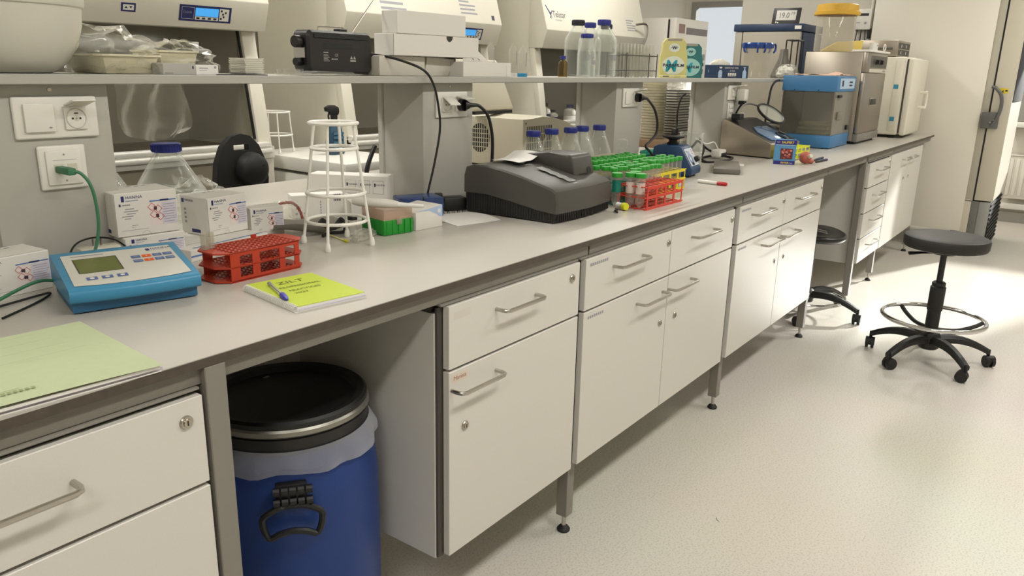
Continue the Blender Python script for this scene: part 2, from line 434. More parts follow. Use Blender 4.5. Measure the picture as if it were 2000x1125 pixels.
# C and D : two doors, two drawers
def wide(label, x0, xm, x1, hd, hx, lk, lkd, zd):
    t = carcass('base_cabinet', label, x0 - 0.022, x1 + .003)
    for k, (a, b) in enumerate(((x0, xm - .002), (xm + .002, x1))):
        d = front(t, 'drawer', a, b, 0.705, 0.848); handle(d, hd[k][0], hd[k][1], 0.803); lock(d, lk[k], 0.812)
        if k == 0:
            s = MB(GREYINK)
            for q in range(9): s.quad((0, 0, 0), X, Z, a + .02 + q * .011, 0.826, a + .028 + q * .011, 0.834)
            s.build('faint_marking', d)
        d = front(t, 'door', a, b, 0.247, 0.699); handle(d, hx[k][0], hx[k][1], 0.656); lock(d, lkd[k], 0.553)
        if k == 0:
            s = MB(GREYINK)
            for q in range(8): s.quad((0, 0, 0), X, Z, a + .02 + q * .011, 0.677, a + .027 + q * .011, 0.685)
            s.build('faint_marking', d)
    return t
wide('white double-door cabinet, the middle one of the three wide fronts facing the aisle', 1.726, 2.243, 2.778, ((1.874, 2.05), (2.40, 2.585)), ((2.03, 2.205), (2.245, 2.42)), (2.223, 2.752), (2.201, 2.31), 0)
wide('white double-door cabinet whose right end opens to the kneehole with the black stool', 2.828, 3.352, 3.92, ((2.96, 3.165), (3.50, 3.72)), ((3.11, 3.315), (3.355, 3.545)), (3.335, 3.90), (3.308, 3.425), 0)
# E : four drawers, F : two tall doors
t = carcass('base_cabinet', 'narrow white cabinet with a stack of four drawers beyond the kneehole', 4.86, 5.418)
zs = [0.247, 0.398, 0.549, 0.700, 0.848]
for k in range(4):
    d = front(t, 'drawer', 4.872, 5.414, zs[k], zs[k + 1] - 0.007); handle(d, 5.03, 5.25, zs[k] + 0.093)
    if k == 3: lock(d, 5.375, 0.818)
t = carcass('base_cabinet', 'white tall two-door cabinet at the far end of the bench by the freezer', 5.436, 6.50)
for k, (a, b) in enumerate(((5.44, 5.985), (5.989, 6.495))):
    d = front(t, 'door', a, b, 0.243, 0.848); handle(d, (5.78, 6.02)[k], (5.95, 6.19)[k], 0.795); lock(d, (5.90, 6.06)[k], 0.66)
# back panels that close the two kneeholes
kp = solo(MB(WHITE).box((0.66, 0.472, 0.13), (1.15, 0.487, 0.865)), 'modesty_panel', 'plain white back panel of the kneehole behind the blue drum', 'panel')
kp = solo(MB(WHITE).box((3.935, 0.565, 0.13), (4.85, 0.58, 0.865)), 'modesty_panel', 'plain white back panel of the kneehole behind the black stool', 'panel')

# service columns and the shelf they carry
COLM = mat('column_grey', (176, 174, 166), 0.45)
clab = ['pale grey service column at the left edge, holding the double socket and network outlet', 'pale grey service column behind the dark grey photometer', 'pale grey service column behind the green-capped tubes', 'pale grey service column behind the steel wedge-shaped device']
first = None
for x, lb in zip((0.60, 1.80, 3.00, 4.20), clab):
    if first is None:
        first = thing('service_column', lb, 'service column', (x, 0.65, 0.9), 0, 'service columns')
        c = MB(COLM).box((0, 0.0, 0), (0.24, 0.20, 0.383), 0.004).build('casing', first)
        MB(mat('column_groove', (150, 148, 140), .5)).box((-0.0012, 0.17, 0.002), (0.0, 0.178, 0.38)).build('groove', c)
        MB(LOCKM).lathe([(0, -.002), (.004, -.0015), (.005, 0.001), (0, .001)], (0.125, 0, 0.372), 12, 'y').build('screw', c)
    else: dup(first, (x, 0.65, 0.9), lb)
SHELFM = mat('shelf_grey', (176, 174, 167), 0.4)
solo(MB(SHELFM).box((-0.9, 0.612, 1.283), (5.85, 0.90, 1.302), 0.0015, 1), 'upper_shelf', 'long pale grey shelf running above the bench on four columns', 'shelf')

# sockets and outlets on the columns (front plane y = 0.65)
SOCK = mat('socket_white', (228, 226, 218), 0.25)
def insert_socket(parent, x, z, y, flap):
    s = MB(SOCK).box((x - .022, y - .014, z - .022), (x + .022, y - .0085, z + .022), 0.002)
    s.m(mat('socket_well', (206, 202, 190), .4) if 'socket_well' not in bpy.data.materials else bpy.data.materials['socket_well'])
    s.lathe([(0.0185, -.0148), (0.0195, -.0156), (0.0205, -.0142), (0.0185, -.0138), (0, -.0141)], (x, y, z), 28, 'y')
    s.m(BLACK).disc((x, y - .0142, z), X, Z, -.0075, 0, .0022, 12).disc((x, y - .0142, z), X, Z, .0075, 0, .0022, 12)
    s.m(LOCKM).disc((x, y - .0142, z), X, Z, 0, 0.0, .0018, 12).m(RECESS).quad((x, y - .0142, z), X, Z, -.004, .009, .004, .0115)
    o = s.build('socket_insert', parent)
    f = MB(SOCK).at((x, y - .014, z + .024), rx=flap)
    f.box((-.023, -.004, -.044), (.023, 0.0, 0.0), 0.0015).m(CREAM).box((-.019, 0.0, -.040), (.019, .001, -.004)).build('flap_cover', parent)
    return o
def plate(label, x, z, wd, ht, y=0.65, cat='power socket', name='power_socket'):
    t = thing(name, label, cat, (0, 0, 0))
    MB(SOCK).box((x, y - .0085, z), (x + wd, y, z + ht), 0.004, 3).build('frame', t)
    return t
t = plate('white double socket on the left column, its right-hand flap lifted open', 0.650, 1.178, 0.160, 0.081)
MB(SOCK).box((0.667, 0.634, 1.192), (0.722, 0.6415, 1.246), 0.0015).m(GREYINK).poly((0.70, .634, 1.2), X, Z, [(0.008, 0), (.012, -.002), (.016, 0), (.012, .002)]).build('rocker', t)
insert_socket(t, 0.764, 1.216, 0.65, math.radians(-105))
t = plate('white double socket on the column behind the photometer, black plug in its right half', 1.853, 1.176, 0.150, 0.080)
insert_socket(t, 1.897, 1.216, 0.65, math.radians(-55)); insert_socket(t, 1.960, 1.216, 0.65, math.radians(-80))
t = plate('white socket and switch on the column behind the green-capped tubes, flap lifted', 3.050, 1.178, 0.140, 0.080)
MB(SOCK).box((3.064, 0.636, 1.192), (3.112, 0.6415, 1.244), 0.002).build('rocker', t)
insert_socket(t, 3.155, 1.218, 0.65, math.radians(-105))
t = plate('white socket on the column behind the steel wedge device, white adapter under its flap', 4.235, 1.186, 0.150, 0.082)
insert_socket(t, 4.30, 1.226, 0.65, math.radians(-110)); insert_socket(t, 4.36, 1.226, 0.65, math.radians(-110))
t = plate('white network outlet on the left column with a green lead plugged in', 0.684, 1.076, 0.092, 0.088, cat='network outlet', name='network_outlet')
s = MB(SOCK).box((0.696, 0.6365, 1.086), (0.764, 0.6415, 1.154), 0.002).m(CREAM).box((0.709, .6355, 1.112), (0.727, .6366, 1.127)).box((0.735, .6355, 1.112), (0.753, .6366, 1.127)).m(GREYINK).quad((0, .6365, 0), X, Z, .708, 1.135, .754, 1.1358)
s.m(LOCKM).disc((.73, .6365, 1.146), X, Z, 0, 0, .002, 10).disc((.73, .6365, 1.094), X, Z, 0, 0, .002, 10)
s.build('jack_plate', t)
t = plate('white narrow switch plate low on the column behind the steel wedge device', 4.252, 1.085, 0.075, 0.085, cat='switch plate', name='switch_plate')
s = MB(SOCK)
for k in range(3): s.box((4.262, 0.636, 1.092 + .025 * k), (4.318, 0.6415, 1.112 + .025 * k), 0.002)
s.build('rocker', t)
# ------------------------------------------------------------------ safety cabinets along the back wall
HOODM = mat('hood_enamel', (214, 210, 196), 0.4, var=0.01, vscale=20)
HOODIN = mat('hood_interior_steel', (230, 228, 222), 0.5, 0.0)
HOODF = mat('hood_worktop_steel', (150, 142, 126), 0.4, 0.2)
SASH = clear('sash_glass', (232, 231, 226), (124, 122, 116), 0.08, 0.3, 0.06)
DISPB = mat('display_navy', (28, 34, 92), 0.35)
DISPL = mat('display_lit', (70, 160, 230), 0.4, emit=(70, 165, 240), estr=0.55)
def hood(label, x0, x1, disp, ylab=False, telstar=None, marks=()):
    t = thing('biosafety_cabinet', label, 'laminar flow hood', (x0, 2.25, 0))
    W = x1 - x0; t0 = 0.05
    side = [(0.75, 0.74), (0.05, 0.74), (0.05, 0.93), (0.14, 1.47), (0.14, 2.28), (0.75, 2.28)]
    c = MB(HOODM).prism(side, 'x', 0, t0).prism(side, 'x', W - t0, W).box((t0, 0.70, 0.74), (W - t0, 0.75, 2.28)).box((0, 0.14, 2.28), (W, 0.75, 2.31))
    b = c.build('housing', t)
    i = MB(HOODIN).box((t0, 0.64, 0.93), (W - t0, 0.70, 1.62)).box((t0, .15, 0.93), (t0 + .012, 0.64, 1.62)).box((W - t0 - .012, .15, 0.93), (W - t0, 0.64, 1.62)).box((t0, .10, 1.62), (W - t0, 0.70, 1.64))
    i.build('work_chamber', t)
    f = MB(HOODF).box((t0, 0.03, 0.905), (W - t0, 0.64, 0.93))
    for k in range(34):
        x = 0.12 + k * (W - .24) / 33
        f.m(BLACK).quad((0, 0, 0.93), X, Y, x, 0.05, x + .012, 0.075)
    f.build('work_surface', t)
    # front pillars, slanted like the sash
    for xa in (0.0, W - 0.075):
        MB(HOODM).prism([(0.0, 0.90), (0.05, 0.90), (0.14, 1.475), (0.09, 1.475)], 'x', xa, xa + 0.075, 0.004).build('pillar', t)
    # sliding window
    s = MB(SASH).prism([(0.030, 0.985), (0.036, 0.985), (0.118, 1.478), (0.112, 1.478)], 'x', 0.083, W - 0.083)
    so_ = s.build('sash', t)
    for ga, gb in ((W - 0.083, W - 0.0752), (0.0752, 0.083)):
        MB(BLACK).prism([(0.026, 0.972), (0.04, 0.972), (0.122, 1.48), (0.108, 1.48)], 'x', ga, gb).build('gasket', so_)
    MB(mat('rail_aluminium', (222, 220, 212), 0.3, 0.3) if 'rail_aluminium' not in bpy.data.materials else bpy.data.materials['rail_aluminium']).box((0.0, -0.02, 0.935), (W - .02, 0.024, 0.958), 0.006).box((0.0, -0.03, 0.905), (W - .02, 0.024, 0.928), 0.006).box((0, -.01, .88), (W, .02, .936)).build('front_rail', t)
    MB(mat('hood_lower_front', (150, 142, 124), .5) if 'hood_lower_front' not in bpy.data.materials else bpy.data.materials['hood_lower_front']).box((0.03, 0.02, 0.74), (W - .075, 0.05, 0.905)).build('lower_front', t)
    MB(HOODM).box((W - 0.075, 0.0, 0.70), (W, 0.05, 0.898), 0.003).build('lower_pillar', t)
    # stand
    for xa in (0.02, W - 0.07):
        for ya in (0.06, 0.68): MB(HOODM).box((xa, ya, 0), (xa + .05, ya + .05, 0.74)).build('leg', t)
    # upper front: lip, tilted panel
    u = MB(HOODM).prism([(0.14, 1.475), (0.02, 1.475), (-0.022, 1.60), (0.115, 2.05), (0.14, 2.28)], 'x', -0.005, W + 0.012, 0.004)
    up = u.build('upper_panel', t)
    # lip plane frame: up direction
    v = Vector((0, -0.042, 0.125)).normalized(); o = Vector((0, 0.02, 1.475))
    vt = Vector((0, 0.137, 0.45)).normalized(); ot = Vector((0, -0.022, 1.60))
    if disp:
        xa = disp - x0
        d = MB(DISPB).quad(o, X, v, xa, 0.028, xa + 0.255, 0.098, 0.0012)
        d.m(HOODM).line(o, X, v, [(xa + .012, .038), (xa + .012, .088), (xa + .07, .088), (xa + .07, .038), (xa + .012, .038)], .0012, 0.0016)
        d.m(DISPL).quad(o, X, v, xa + .076, 0.052, xa + .190, .088, 0.0018)
        d.m(WPLAST).quad(o, X, v, xa + .195, 0.036, xa + .243, .090, 0.0018).quad(o, X, v, xa + .076, 0.036, xa + .190, .050, 0.0016)
        d.m(BLACK)
        for k in range(4): d.quad(o, X, v, xa + .082 + k * .028, .039, xa + .098 + k * .028, .047, 0.0022)
        for q in ((.200, .076), (.208, .062), (.212, .05), (.199, .042), (.221, .069)): d.quad(o, X, v, xa + q[0], q[1], xa + q[0] + .009, q[1] + .009, 0.0024)
        d.m(GREYINK).text('CLEAN', 0.013, o, X, v, xa + .018, .062, 0.0018)
        d.build('control_display', up)
    if ylab:
        d = MB(DISPB).quad(o, X, v, ylab - x0, 0.05, ylab - x0 + 0.062, 0.086, 0.0012).m(WPLAST).quad(o, X, v, ylab - x0 + .008, 0.057, ylab - x0 + .054, .079, 0.0018)
        q = ylab - x0
        d.m(INK).poly(o, X, v, [(q + .013, .064), (q + .028, .064), (q + .0205, .073)], .0024).poly(o, X, v, [(q + .033, .073), (q + .048, .073), (q + .0405, .064)], .0024)
        d.build('arrow_buttons', up)
    if telstar is not None:
        q = telstar - x0
        l = MB(INK).text('Telstar', 0.064, ot, X, vt, q + 0.0, 0.095, wid=0.95)
        l.m(NAVY).poly(ot, X, vt, [(q - .075, .175), (q - .065, .175), (q - .025, .125), (q - .010, .085), (q - .035, .115)], .0006).poly(ot, X, vt, [(q - .038, .10), (q - .028, .118), (q + .006, .145), (q - .008, .12)], .0006).poly(ot, X, vt, [(q - .042, .09), (q - .024, .10), (q - .024, .08)], .0006)
        l.m(GREYINK).text('Technologies', 0.017, ot, X, vt, q + .02, 0.07)
        l.build('lettering', up)
    if marks:
        l = MB(GREYINK)
        for (mx, mz, mw, mh) in marks:
            for r in range(5): l.quad(ot, X, vt, mx - x0, mz + r * mh / 5, mx - x0 + mw * (1, .9, .95, .6, .8)[r], mz + r * mh / 5 + mh / 11)
        l.build('printed_notice', up); l = MB(GREYINK)
    return t, up, ot, vt, o, v
h1 = hood('white laminar flow hood behind the shelf at the left, dark sash and lit blue display', 1.08, 2.43, 1.99, 1.735, marks=((2.30, 0.03, .06, .03),))
h2 = hood('white laminar flow hood in the middle, partly hidden by the white boxes and the radio', 2.93, 4.245, 3.82, None, marks=((3.86, 0.05, 0.16, 0.12), (3.18, 0.03, 0.20, 0.16)))
l = MB(INK).quad(h2[2], X, h2[3], 1.23, 0.025, 1.258, 0.055); l.build('square_mark', h2[1])
l = MB(GREYINK).text('BioII', 0.085, h2[2], X, h2[3], 0.10, 0.12); l.build('lettering', h2[1])
h3 = hood('white laminar flow hood with a dark bird logo on its sloping front, farthest right', 4.79, 6.28, None, None, telstar=4.89, marks=((5.98, 0.05, .16, .10),))
# gas pipe bent over the right end of the far hood
MB(STEEL).tube([(6.10 - 4.79, -.02, 1.70), (6.18 - 4.79, -.05, 1.712), (6.22 - 4.79, -.06, 1.69), (6.225 - 4.79, -.06, 1.62), (6.22 - 4.79, -.035, 1.545)], 0.009, 8, smooth=4).build('bent_tap', h3[0])

# low white freezer chest between the left and middle hoods, with its spray bottle and wire stand
t = thing('laboratory_freezer', 'low white chest unit between the left and middle hoods carrying a spray bottle', 'freezer', (2.48, 1.78, 0), math.radians(-2))
MB(WPLAST).box((0, 0, 0.06), (0.41, 0.75, 0.80), 0.008).build('body', t)
MB(WPLAST).box((-0.01, -0.012, 0.815), (0.42, 0.755, 0.885), 0.010).build('lid', t)
MB(CREAM).box((0.015, -0.022, 0.63), (0.40, -0.002, 0.70), 0.004).build('drawer', t)
d = MB(CREAM).box((0.015, -0.022, 0.30), (0.40, -0.002, 0.615), 0.004).build('drawer', t)
MB(BLACK).box((0.02, -0.026, 0.615), (0.40, -0.004, 0.628)).build('grip_slot', t)
for x in (.03, .35):
    for y in (.04, .68): MB(BLACK).box((x, y, 0), (x + .03, y + .03, .06)).build('foot', t)
SPRAYB = mat('spray_bottle_teal', (36, 70, 92), 0.35)
t = thing('spray_bottle', 'dark blue spray bottle with a black trigger head on the white chest', 'spray bottle', (2.715, 2.12, 0.886))
b = MB(SPRAYB); b.loft([[(sx * a, sy * c, z) for sx, sy in ((-1, -.6), (-.6, -1), (.6, -1), (1, -.6), (1, .6), (.6, 1), (-.6, 1), (-1, .6))] for a, c, z in ((.044, .03, 0), (.047, .032, .006), (.046, .032, .06), (.041, .028, .105), (.034, .024, .135), (.017, .017, .155), (.016, .016, .17))])
for z in (.03, .055, .08, .1): b.m(mat('spray_label', (66, 104, 128), .5) if 'spray_label' not in bpy.data.materials else bpy.data.materials['spray_label']).box((-.033, -.0335, z), (.033, -.031, z + .012))
b.build('bottle', t)
b = MB(BLACK).cyl((0, 0, .168), (0, 0, .198), .018).prism([(-.055, .235), (-.05, .215), (-.02, .212), (-.02, .196), (.02, .196), (.028, .215), (.024, .235), (0, .246), (-.03, .246)], 'y', -.013, .013, .003)
s = b.build('spray_head', t)
MB(BLACK).tube([(-.028, 0, .214), (-.036, 0, .195), (-.034, 0, .178), (-.040, 0, .166)], .005, 6, smooth=4).build('trigger', s)

def wire_stand(label, loc, H, R0, R1, levels, rz=0, radii=None):
    t = thing('wire_cone_stand', label, 'wire stand', loc, rz)
    WIRE = bpy.data.materials.get('white_coated_wire') or mat('white_coated_wire', (232, 230, 222), 0.35)
    for q, z in enumerate(levels):
        R = radii[q] if radii else R0 + (R1 - R0) * z / H
        MB(WIRE).ring((0, 0, z), R, 0.0042, 48).build('ring', t)
    for k in range(4):
        a = PI / 4 + k * PI / 2
        p0 = (R0 * math.cos(a), R0 * math.sin(a), 0.008); p1 = (R1 * math.cos(a), R1 * math.sin(a), H)
        l = MB(WIRE).cyl(p0, p1, 0.0036, n=10).build('leg', t)
        MB(WIRE).lathe([(0, 0), (0.0065, 0.0005), (0.0075, .006), (0.006, .016), (0.0036, .022)], (p0[0], p0[1], 0), 12).build('rubber_tip', l)
    return t
wire_stand('white wire cone stand half hidden behind the left hood, on the white chest', (2.55, 2.40, 0.886), 0.21, 0.10, 0.085, (0.09, 0.205), 0.4)

# lab chair behind the bench: only its backrest shows above the worktop
t = thing('laboratory_chair', 'black plastic chair backrest with a hand slot showing behind the worktop', 'chair', (1.885, 1.72, 0), math.radians(2))
CHB = mat('chair_black_shell', (30, 29, 29), 0.45)
def bk(zz): return zz
outl = [(-.115, .80), (-.125, .87), (-.115, .945), (-.085, 1.01), (-.045, 1.047), (0.0, 1.058), (.045, 1.047), (.085, 1.01), (.115, .945), (.125, .87), (.115, .80), (.06, .76), (-.06, .76)]
hole = [(-.036, .992), (-.036, 1.014), (.036, 1.014), (.036, .992)]
b = MB(CHB)
# ring of quads between the slot and the outline (front and back), with thickness
def shell(b, y0, y1):
    o2 = outl
    n = len(o2); H = []
    for x, z in o2:
        hx = max(-.036, min(.036, x * .55)); hz = .992 if z < .96 else 1.014
        if abs(x) > .07 and z > .9: hx = .036 if x > 0 else -.036
        H.append((hx, hz))
    vs = [(x, y0, z) for x, z in o2] + [(x, y0, z) for x, z in H] + [(x, y1, z) for x, z in o2] + [(x, y1, z) for x, z in H]
    fs = []
    for k in range(n):
        k2 = (k + 1) % n
        fs += [(k, k2, n + k2, n + k), (2*n + k2, 2*n + k, 3*n + k, 3*n + k2), (k2, k, 2*n + k, 2*n + k2), (n + k, n + k2, 3*n + k2, 3*n + k)]
    b.raw(vs, fs); bmesh.ops.remove_doubles(b.bm, verts=b.bm.verts, dist=1e-5)
shell(b, 0.0, 0.03)
b.build('backrest', t)
b = MB(CHB).lathe([(0, -.05), (.045, -.05), (.062, -.04), (.068, -.02), (.07, 0.002), (0, 0.002)], (0.035, 0, .915), 28, 'y').m(BLACKR).disc((0.01, -.0505, .92), X, Z, 0, 0, .005, 12).disc((0.062, -.0505, .93), X, Z, 0, 0, .005, 12)
b.build('hub', t)
MB(CHB).box((-.02, .03, .46), (.06, .05, .86), .006).build('back_bar', t)
MB(CHB).lathe([(0, .44), (.20, .44), (.215, .46), (.21, .49), (.18, .50), (0, .495)], (.02, .26, 0), 32).build('seat', t)
MB(BLACKR).cyl((.02, .26, .08), (.02, .26, .44), .025).build('column', t)
for k in range(5):
    a = k * 2 * PI / 5
    l = MB(BLACKR).tube([(.02, .26, .11), (.02 + .14 * math.cos(a), .26 + .14 * math.sin(a), .10), (.02 + .27 * math.cos(a), .26 + .27 * math.sin(a), .065)], .018, 8).build('leg', t)
    MB(BLACKR).cyl((.02 + .27 * math.cos(a), .245 + .27 * math.sin(a), .025), (.02 + .27 * math.cos(a), .275 + .27 * math.sin(a), .025), .025).build('caster', l)

# beige centrifuge on the far half of the worktop, lid up
BEIGE = mat('beige_enamel', (196, 190, 170), 0.45)
t = thing('benchtop_centrifuge', 'beige benchtop centrifuge with open lid and round side grille behind the clear bottles', 'centrifuge', (2.80, 0.99, 0.9), math.radians(2))
b = MB(BEIGE).prism([(0, 0.008), (0.45, 0.008), (0.45, 0.166), (0.36, .196), (0.26, 0.216), (0.16, .228), (0.08, .218), (0.0, 0.218)], 'y', 0.0, 0.38, 0.004)
b.build('housing', t)
for x in (.05, .40):
    for y in (.04, .34): MB(BLACKR).cyl((x, y, 0), (x, y, .008), .012).build('foot', t)
g = MB(BLACK).disc((0, 0, 0), -Y, Z, -0.235, 0.125, 0.055, lift=.0008, ry=.065).m(BEIGE)
for k in range(9): g.quad((0, 0, 0), -Y, Z, -0.288 + k * .0125, .06, -0.284 + k * .0125, .19, .0016)
for z in (.085, .105, .125, .145, .165): g.quad((0, 0, 0), -Y, Z, -0.29, z - .0015, -0.18, z + .0015, .0017)
g.build('side_grille', t)
g = MB(BLACK).quad((0, 0, 0), X, Z, 0.03, .045, .24, .185, .0008).m(BEIGE)
for k in range(15): g.quad((0, 0, 0), X, Z, 0.036 + k * .0142, .045, 0.0425 + k * .0142, .185, .0016)
for z in (.08, .115, .15): g.quad((0, 0, 0), X, Z, 0.03, z - .002, .24, z + .002, .0018)
g.build('rear_grille', t)
MB(BLACKR).disc((0, 0, 0), X, Z, .02, .2, .005, 10, .001).build('screw', t)
MB(BLACK).box((-0.05, 0.225, .228), (0.24, 0.26, .242)).build('hinge', t)
MB(BEIGE).prism([(0.21, .248), (0.235, .242), (0.34, .46), (0.315, .468)], 'x', -0.14, 0.235, .01, 3).build('lid', t)

# fridge at the far end of the back wall
FRM = mat('fridge_enamel', (220, 216, 206), 0.35)
t = thing('refrigerator', 'white upright fridge by the far window with a display strip on its door', 'refrigerator', (6.80, 2.20, 0))
MB(FRM).box((0, 0.085, 0.05), (0.72, 0.62, 1.80), 0.008).build('body', t)
d = MB(FRM).box((0, 0.0, 0.06), (0.72, 0.065, 1.80), 0.008).build('door', t)
MB(BLACKR).box((0.012, 0.065, 0.07), (0.708, 0.085, 1.785)).build('gasket', t)
MB(mat('fridge_badge', (150, 120, 116), .5)).quad((0, 0, 0), X, Z, 0.06, 1.67, 0.19, 1.75, .0012).build('badge', d)
MB(mat('fridge_strip', (112, 104, 100), .4)).quad((0, 0, 0), X, Z, 0.22, 1.665, 0.70, 1.725, .0012).m(WPLAST).quad((0, 0, 0), X, Z, 0.22, 1.735, 0.70, 1.75, .0012).build('display_strip', d)
MB(mat('fridge_label_steel', (170, 168, 164), .35, .6)).quad((0, 0, 0), X, Z, 0.10, 1.36, 0.38, 1.55, .0012).build('label_panel', d)
for x in (.03, .64):
    for y in (.1, .55): MB(BLACKR).box((x, y, 0), (x + .05, y + .05, .05)).build('foot', t)

# small bottles standing in the far hood
def vial(name, label, cat, loc, r, h, body, cap, group=None, label_col=None):
    t = thing(name, label, cat, loc, 0, group)
    MB(body).lathe([(0, 0), (r, 0), (r, h * .62), (r * .85, h * .72), (r * .45, h * .8), (r * .45, h * .86)], n=18).build('bottle', t)
    MB(cap).lathe([(0, h * .84), (r * .55, h * .84), (r * .55, h), (0, h)], n=18).build('cap', t)
    if label_col: MB(label_col).lathe([(r * 1.01, h * .15), (r * 1.01, h * .5)], n=18).build('label', t)
    return t
WBOT = mat('white_bottle', (226, 226, 224), 0.4)
vial('reagent_bottle', 'small clear bottle with dark cap standing in the far hood beside its left pillar', 'bottle', (4.93, 2.33, 0.931), 0.045, 0.155, WBOT, BLACK, 'small bottles in the far hood', NAVY)
vial('reagent_bottle', 'squat dark-capped jar in the far hood, between two taller bottles', 'bottle', (5.08, 2.36, 0.931), 0.045, 0.10, WBOT, BLACK, 'small bottles in the far hood', NAVY)
vial('reagent_bottle', 'small blue-capped bottle in the far hood, rightmost of the three', 'bottle', (5.28, 2.33, 0.931), 0.05, 0.135, WBOT, BLUECAP, 'small bottles in the far hood', None)

# ---------------------------------------------------------------- far half of the bench, right end
DKBLUE = mat('incubator_blue', (26, 46, 76), 0.4)
t = thing('drying_oven', 'grey-fronted oven with a dark blue casing at the far end of the bench', 'oven', (6.25, 0.90, 0.9))
MB(DKBLUE).box((0.03, 0, 0.05), (0.50, 0.53, 0.74), 0.006).box((-0.01, -0.004, 0.745), (0.50, 0.538, 0.80), 0.006).build('casing', t)
d = MB(mat('oven_door_grey', (156, 150, 136), .45)).box((-0.005, 0.012, 0.06), (0.03, 0.46, 0.742), 0.003).build('door', t)
MB(mat('oven_side_strip', (150, 145, 132), .45)).box((-0.002, 0.467, 0.06), (0.03, 0.525, 0.742), 0.003).build('front_strip', t)
MB(WPLAST).quad((-0.01, 0, 0), -Y, Z, -0.06, 0.76, -0.01, 0.785, .0012).build('badge', t)
for x in (.06, .42):
    for y in (.05, .42): MB(BLACKR).box((x, y, 0), (x + .04, y + .04, .05)).build('foot', t)
LCD = mat('lcd_grey', (158, 152, 138), 0.3)
t = thing('digital_thermometer', 'black framed digital thermometer display leaning on top of the dark blue oven', 'thermometer', (6.40, 0.985, 1.70))
b = MB(BLACK).prism([(0, 0.0), (0.012, 0.0), (0.045, 0.125), (0.033, 0.128)], 'y', 0.0, 0.215, .004)
s = b.build('case', t)
vv = Vector((0.033, 0, 0.128)).normalized(); oo = Vector((-0.001, 0.215, 0.0))
l = MB(LCD).quad(oo, -Y, vv, 0.03, 0.035, 0.185, 0.112, .0012).m(BLACK).text('19.0', 0.062, oo, -Y, vv, 0.048, 0.052, .002, wid=.8).text('19', 0.035, oo, -Y, vv, 0.14, 0.075, .002)
l.build('screen', t)
l = MB(CREAM).disc(oo, -Y, vv, .035, .022, .006, 12, .0015).disc(oo, -Y, vv, .05, .018, .005, 12, .0015).build('button', t)

# stacks of dishes and wire trays behind the columns
t = solo(MB(mat('brown_board', (122, 98, 72), .6)).box((-0.16, -0.22, 0), (0.34, 0.22, 0.045), .003), 'wooden_board', 'brown wooden board lying on the far half of the worktop under two stacks', 'board', (4.35, 1.13, 0.9))
DISH = clear('petri_polystyrene', (232, 228, 208), (214, 208, 186), 0.45, 0.4, 0.2)
base = thing('petri_dish', 'x', 'petri dish', (4.32, 1.13, 0.946), 0, 'yellowish clear dishes in a tall stack')
MB(DISH).lathe([(0, 0), (0.066, 0), (0.068, 0.001), (0.068, .013)], n=28).build('dish', base)
MB(DISH).lathe([(0.0705, .006), (0.0705, .0155), (0, .0158)], n=28).build('lid', base)
base['label'] = 'clear petri dish at the bottom of the tall stack behind the blue mixer'
for k in range(1, 20):
    dup(base, (4.32 + random.uniform(-.002, .002), 1.13 + random.uniform(-.002, .002), 0.946 + k * .0162),
        'clear petri dish in the tall stack behind the blue mixer, ' + ('topmost of all' if k == 19 else ORD[19 - k] + ' from the top'))
TRAYW = mat('tray_white', (214, 212, 202), .5); TRAYD = mat('tray_gap_dark', (56, 54, 50), .5)
base = thing('sample_tray', 'x', 'tray', (4.60, 1.16, 0.946), 0, 'white trays stacked beside the petri dishes')
MB(TRAYW).box((-0.10, -0.09, 0), (0.10, 0.09, 0.0125), .002).build('tray', base)
MB(TRAYD).box((-0.104, -0.094, 0.0127), (0.104, 0.094, 0.0155)).build('rim', base)  # dark slab paints in the shaded gap between one tray and the next
base['label'] = 'white tray with dark gap strip at the bottom of the tray stack'
for k in range(1, 17):
    dup(base, (4.60 + random.uniform(-.003, .003), 1.16 + random.uniform(-.003, .003), 0.946 + k * .0162),
        'white tray with dark gap strip in the stack beside the petri dishes, ' + ('topmost of all' if k == 16 else ORD[16 - k] + ' from the top'))
solo(MB(FILM).blob((0, 0, 0.04), (0.11, 0.09, 0.05), 0.25, 3, seed=4, flat=0), 'plastic_bag', 'crumpled clear bag on top of the tray stack under the shelf', 'bag', (4.62, 1.18, 0.946 + 17 * .0162))
solo(MB(FILM).blob((0, 0, 0.10), (0.10, 0.08, 0.10), 0.3, 3, seed=9, flat=0), 'plastic_bag', 'crumpled clear bag behind the magnifier on the far half of the bench', 'bag', (5.10, 0.93, 0.9))
t = solo(MB(mat('green_sponge', (92, 150, 70), .9, bump=.3)).box((-.06, -.04, 0), (.06, .04, .30), .02, 3), 'green_cloth_roll', 'green roll standing behind the column with the white adapter', 'roll', (5.0, 1.05, 0.9))
# ------------------------------------------------------------------ things on the near half of the worktop, left part
TZ = 0.9
# green folder with loose sheets
GREENP = mat('green_card_cover', (176, 186, 148), 0.75, var=0.02, vscale=60)
t = thing('folder', 'pale green paper folder full of loose sheets at the left edge of the worktop', 'folder', (0.30, 0.02, TZ), math.radians(-4))
b = MB(PAPER).box((-0.16, -.005, 0.0), (0.245, 0.27, 0.0015))
b.m(mat('sheet_lilac', (196, 192, 204), .8)).box((-0.16, -.002, 0.0015), (0.248, 0.272, 0.006)).m(PAPER).box((-0.16, -.008, 0.006), (0.242, 0.268, 0.0105))
b.build('sheets', t)
b = MB(GREENP).grid(lambda u, v: (-0.16 + 0.405 * u, -.012 + .29 * v, 0.0112 + 0.004 * math.sin(u * 3) * (1 - v)), 12, 6)
OLV = mat('folder_print', (140, 150, 104), .8)
b.m(OLV)
for q in range(4): b.line((0, 0, 0.0155), X, Y, [(-.16, .135 + q * .036), (.20 - q * .012, .138 + q * .036)], .0007)
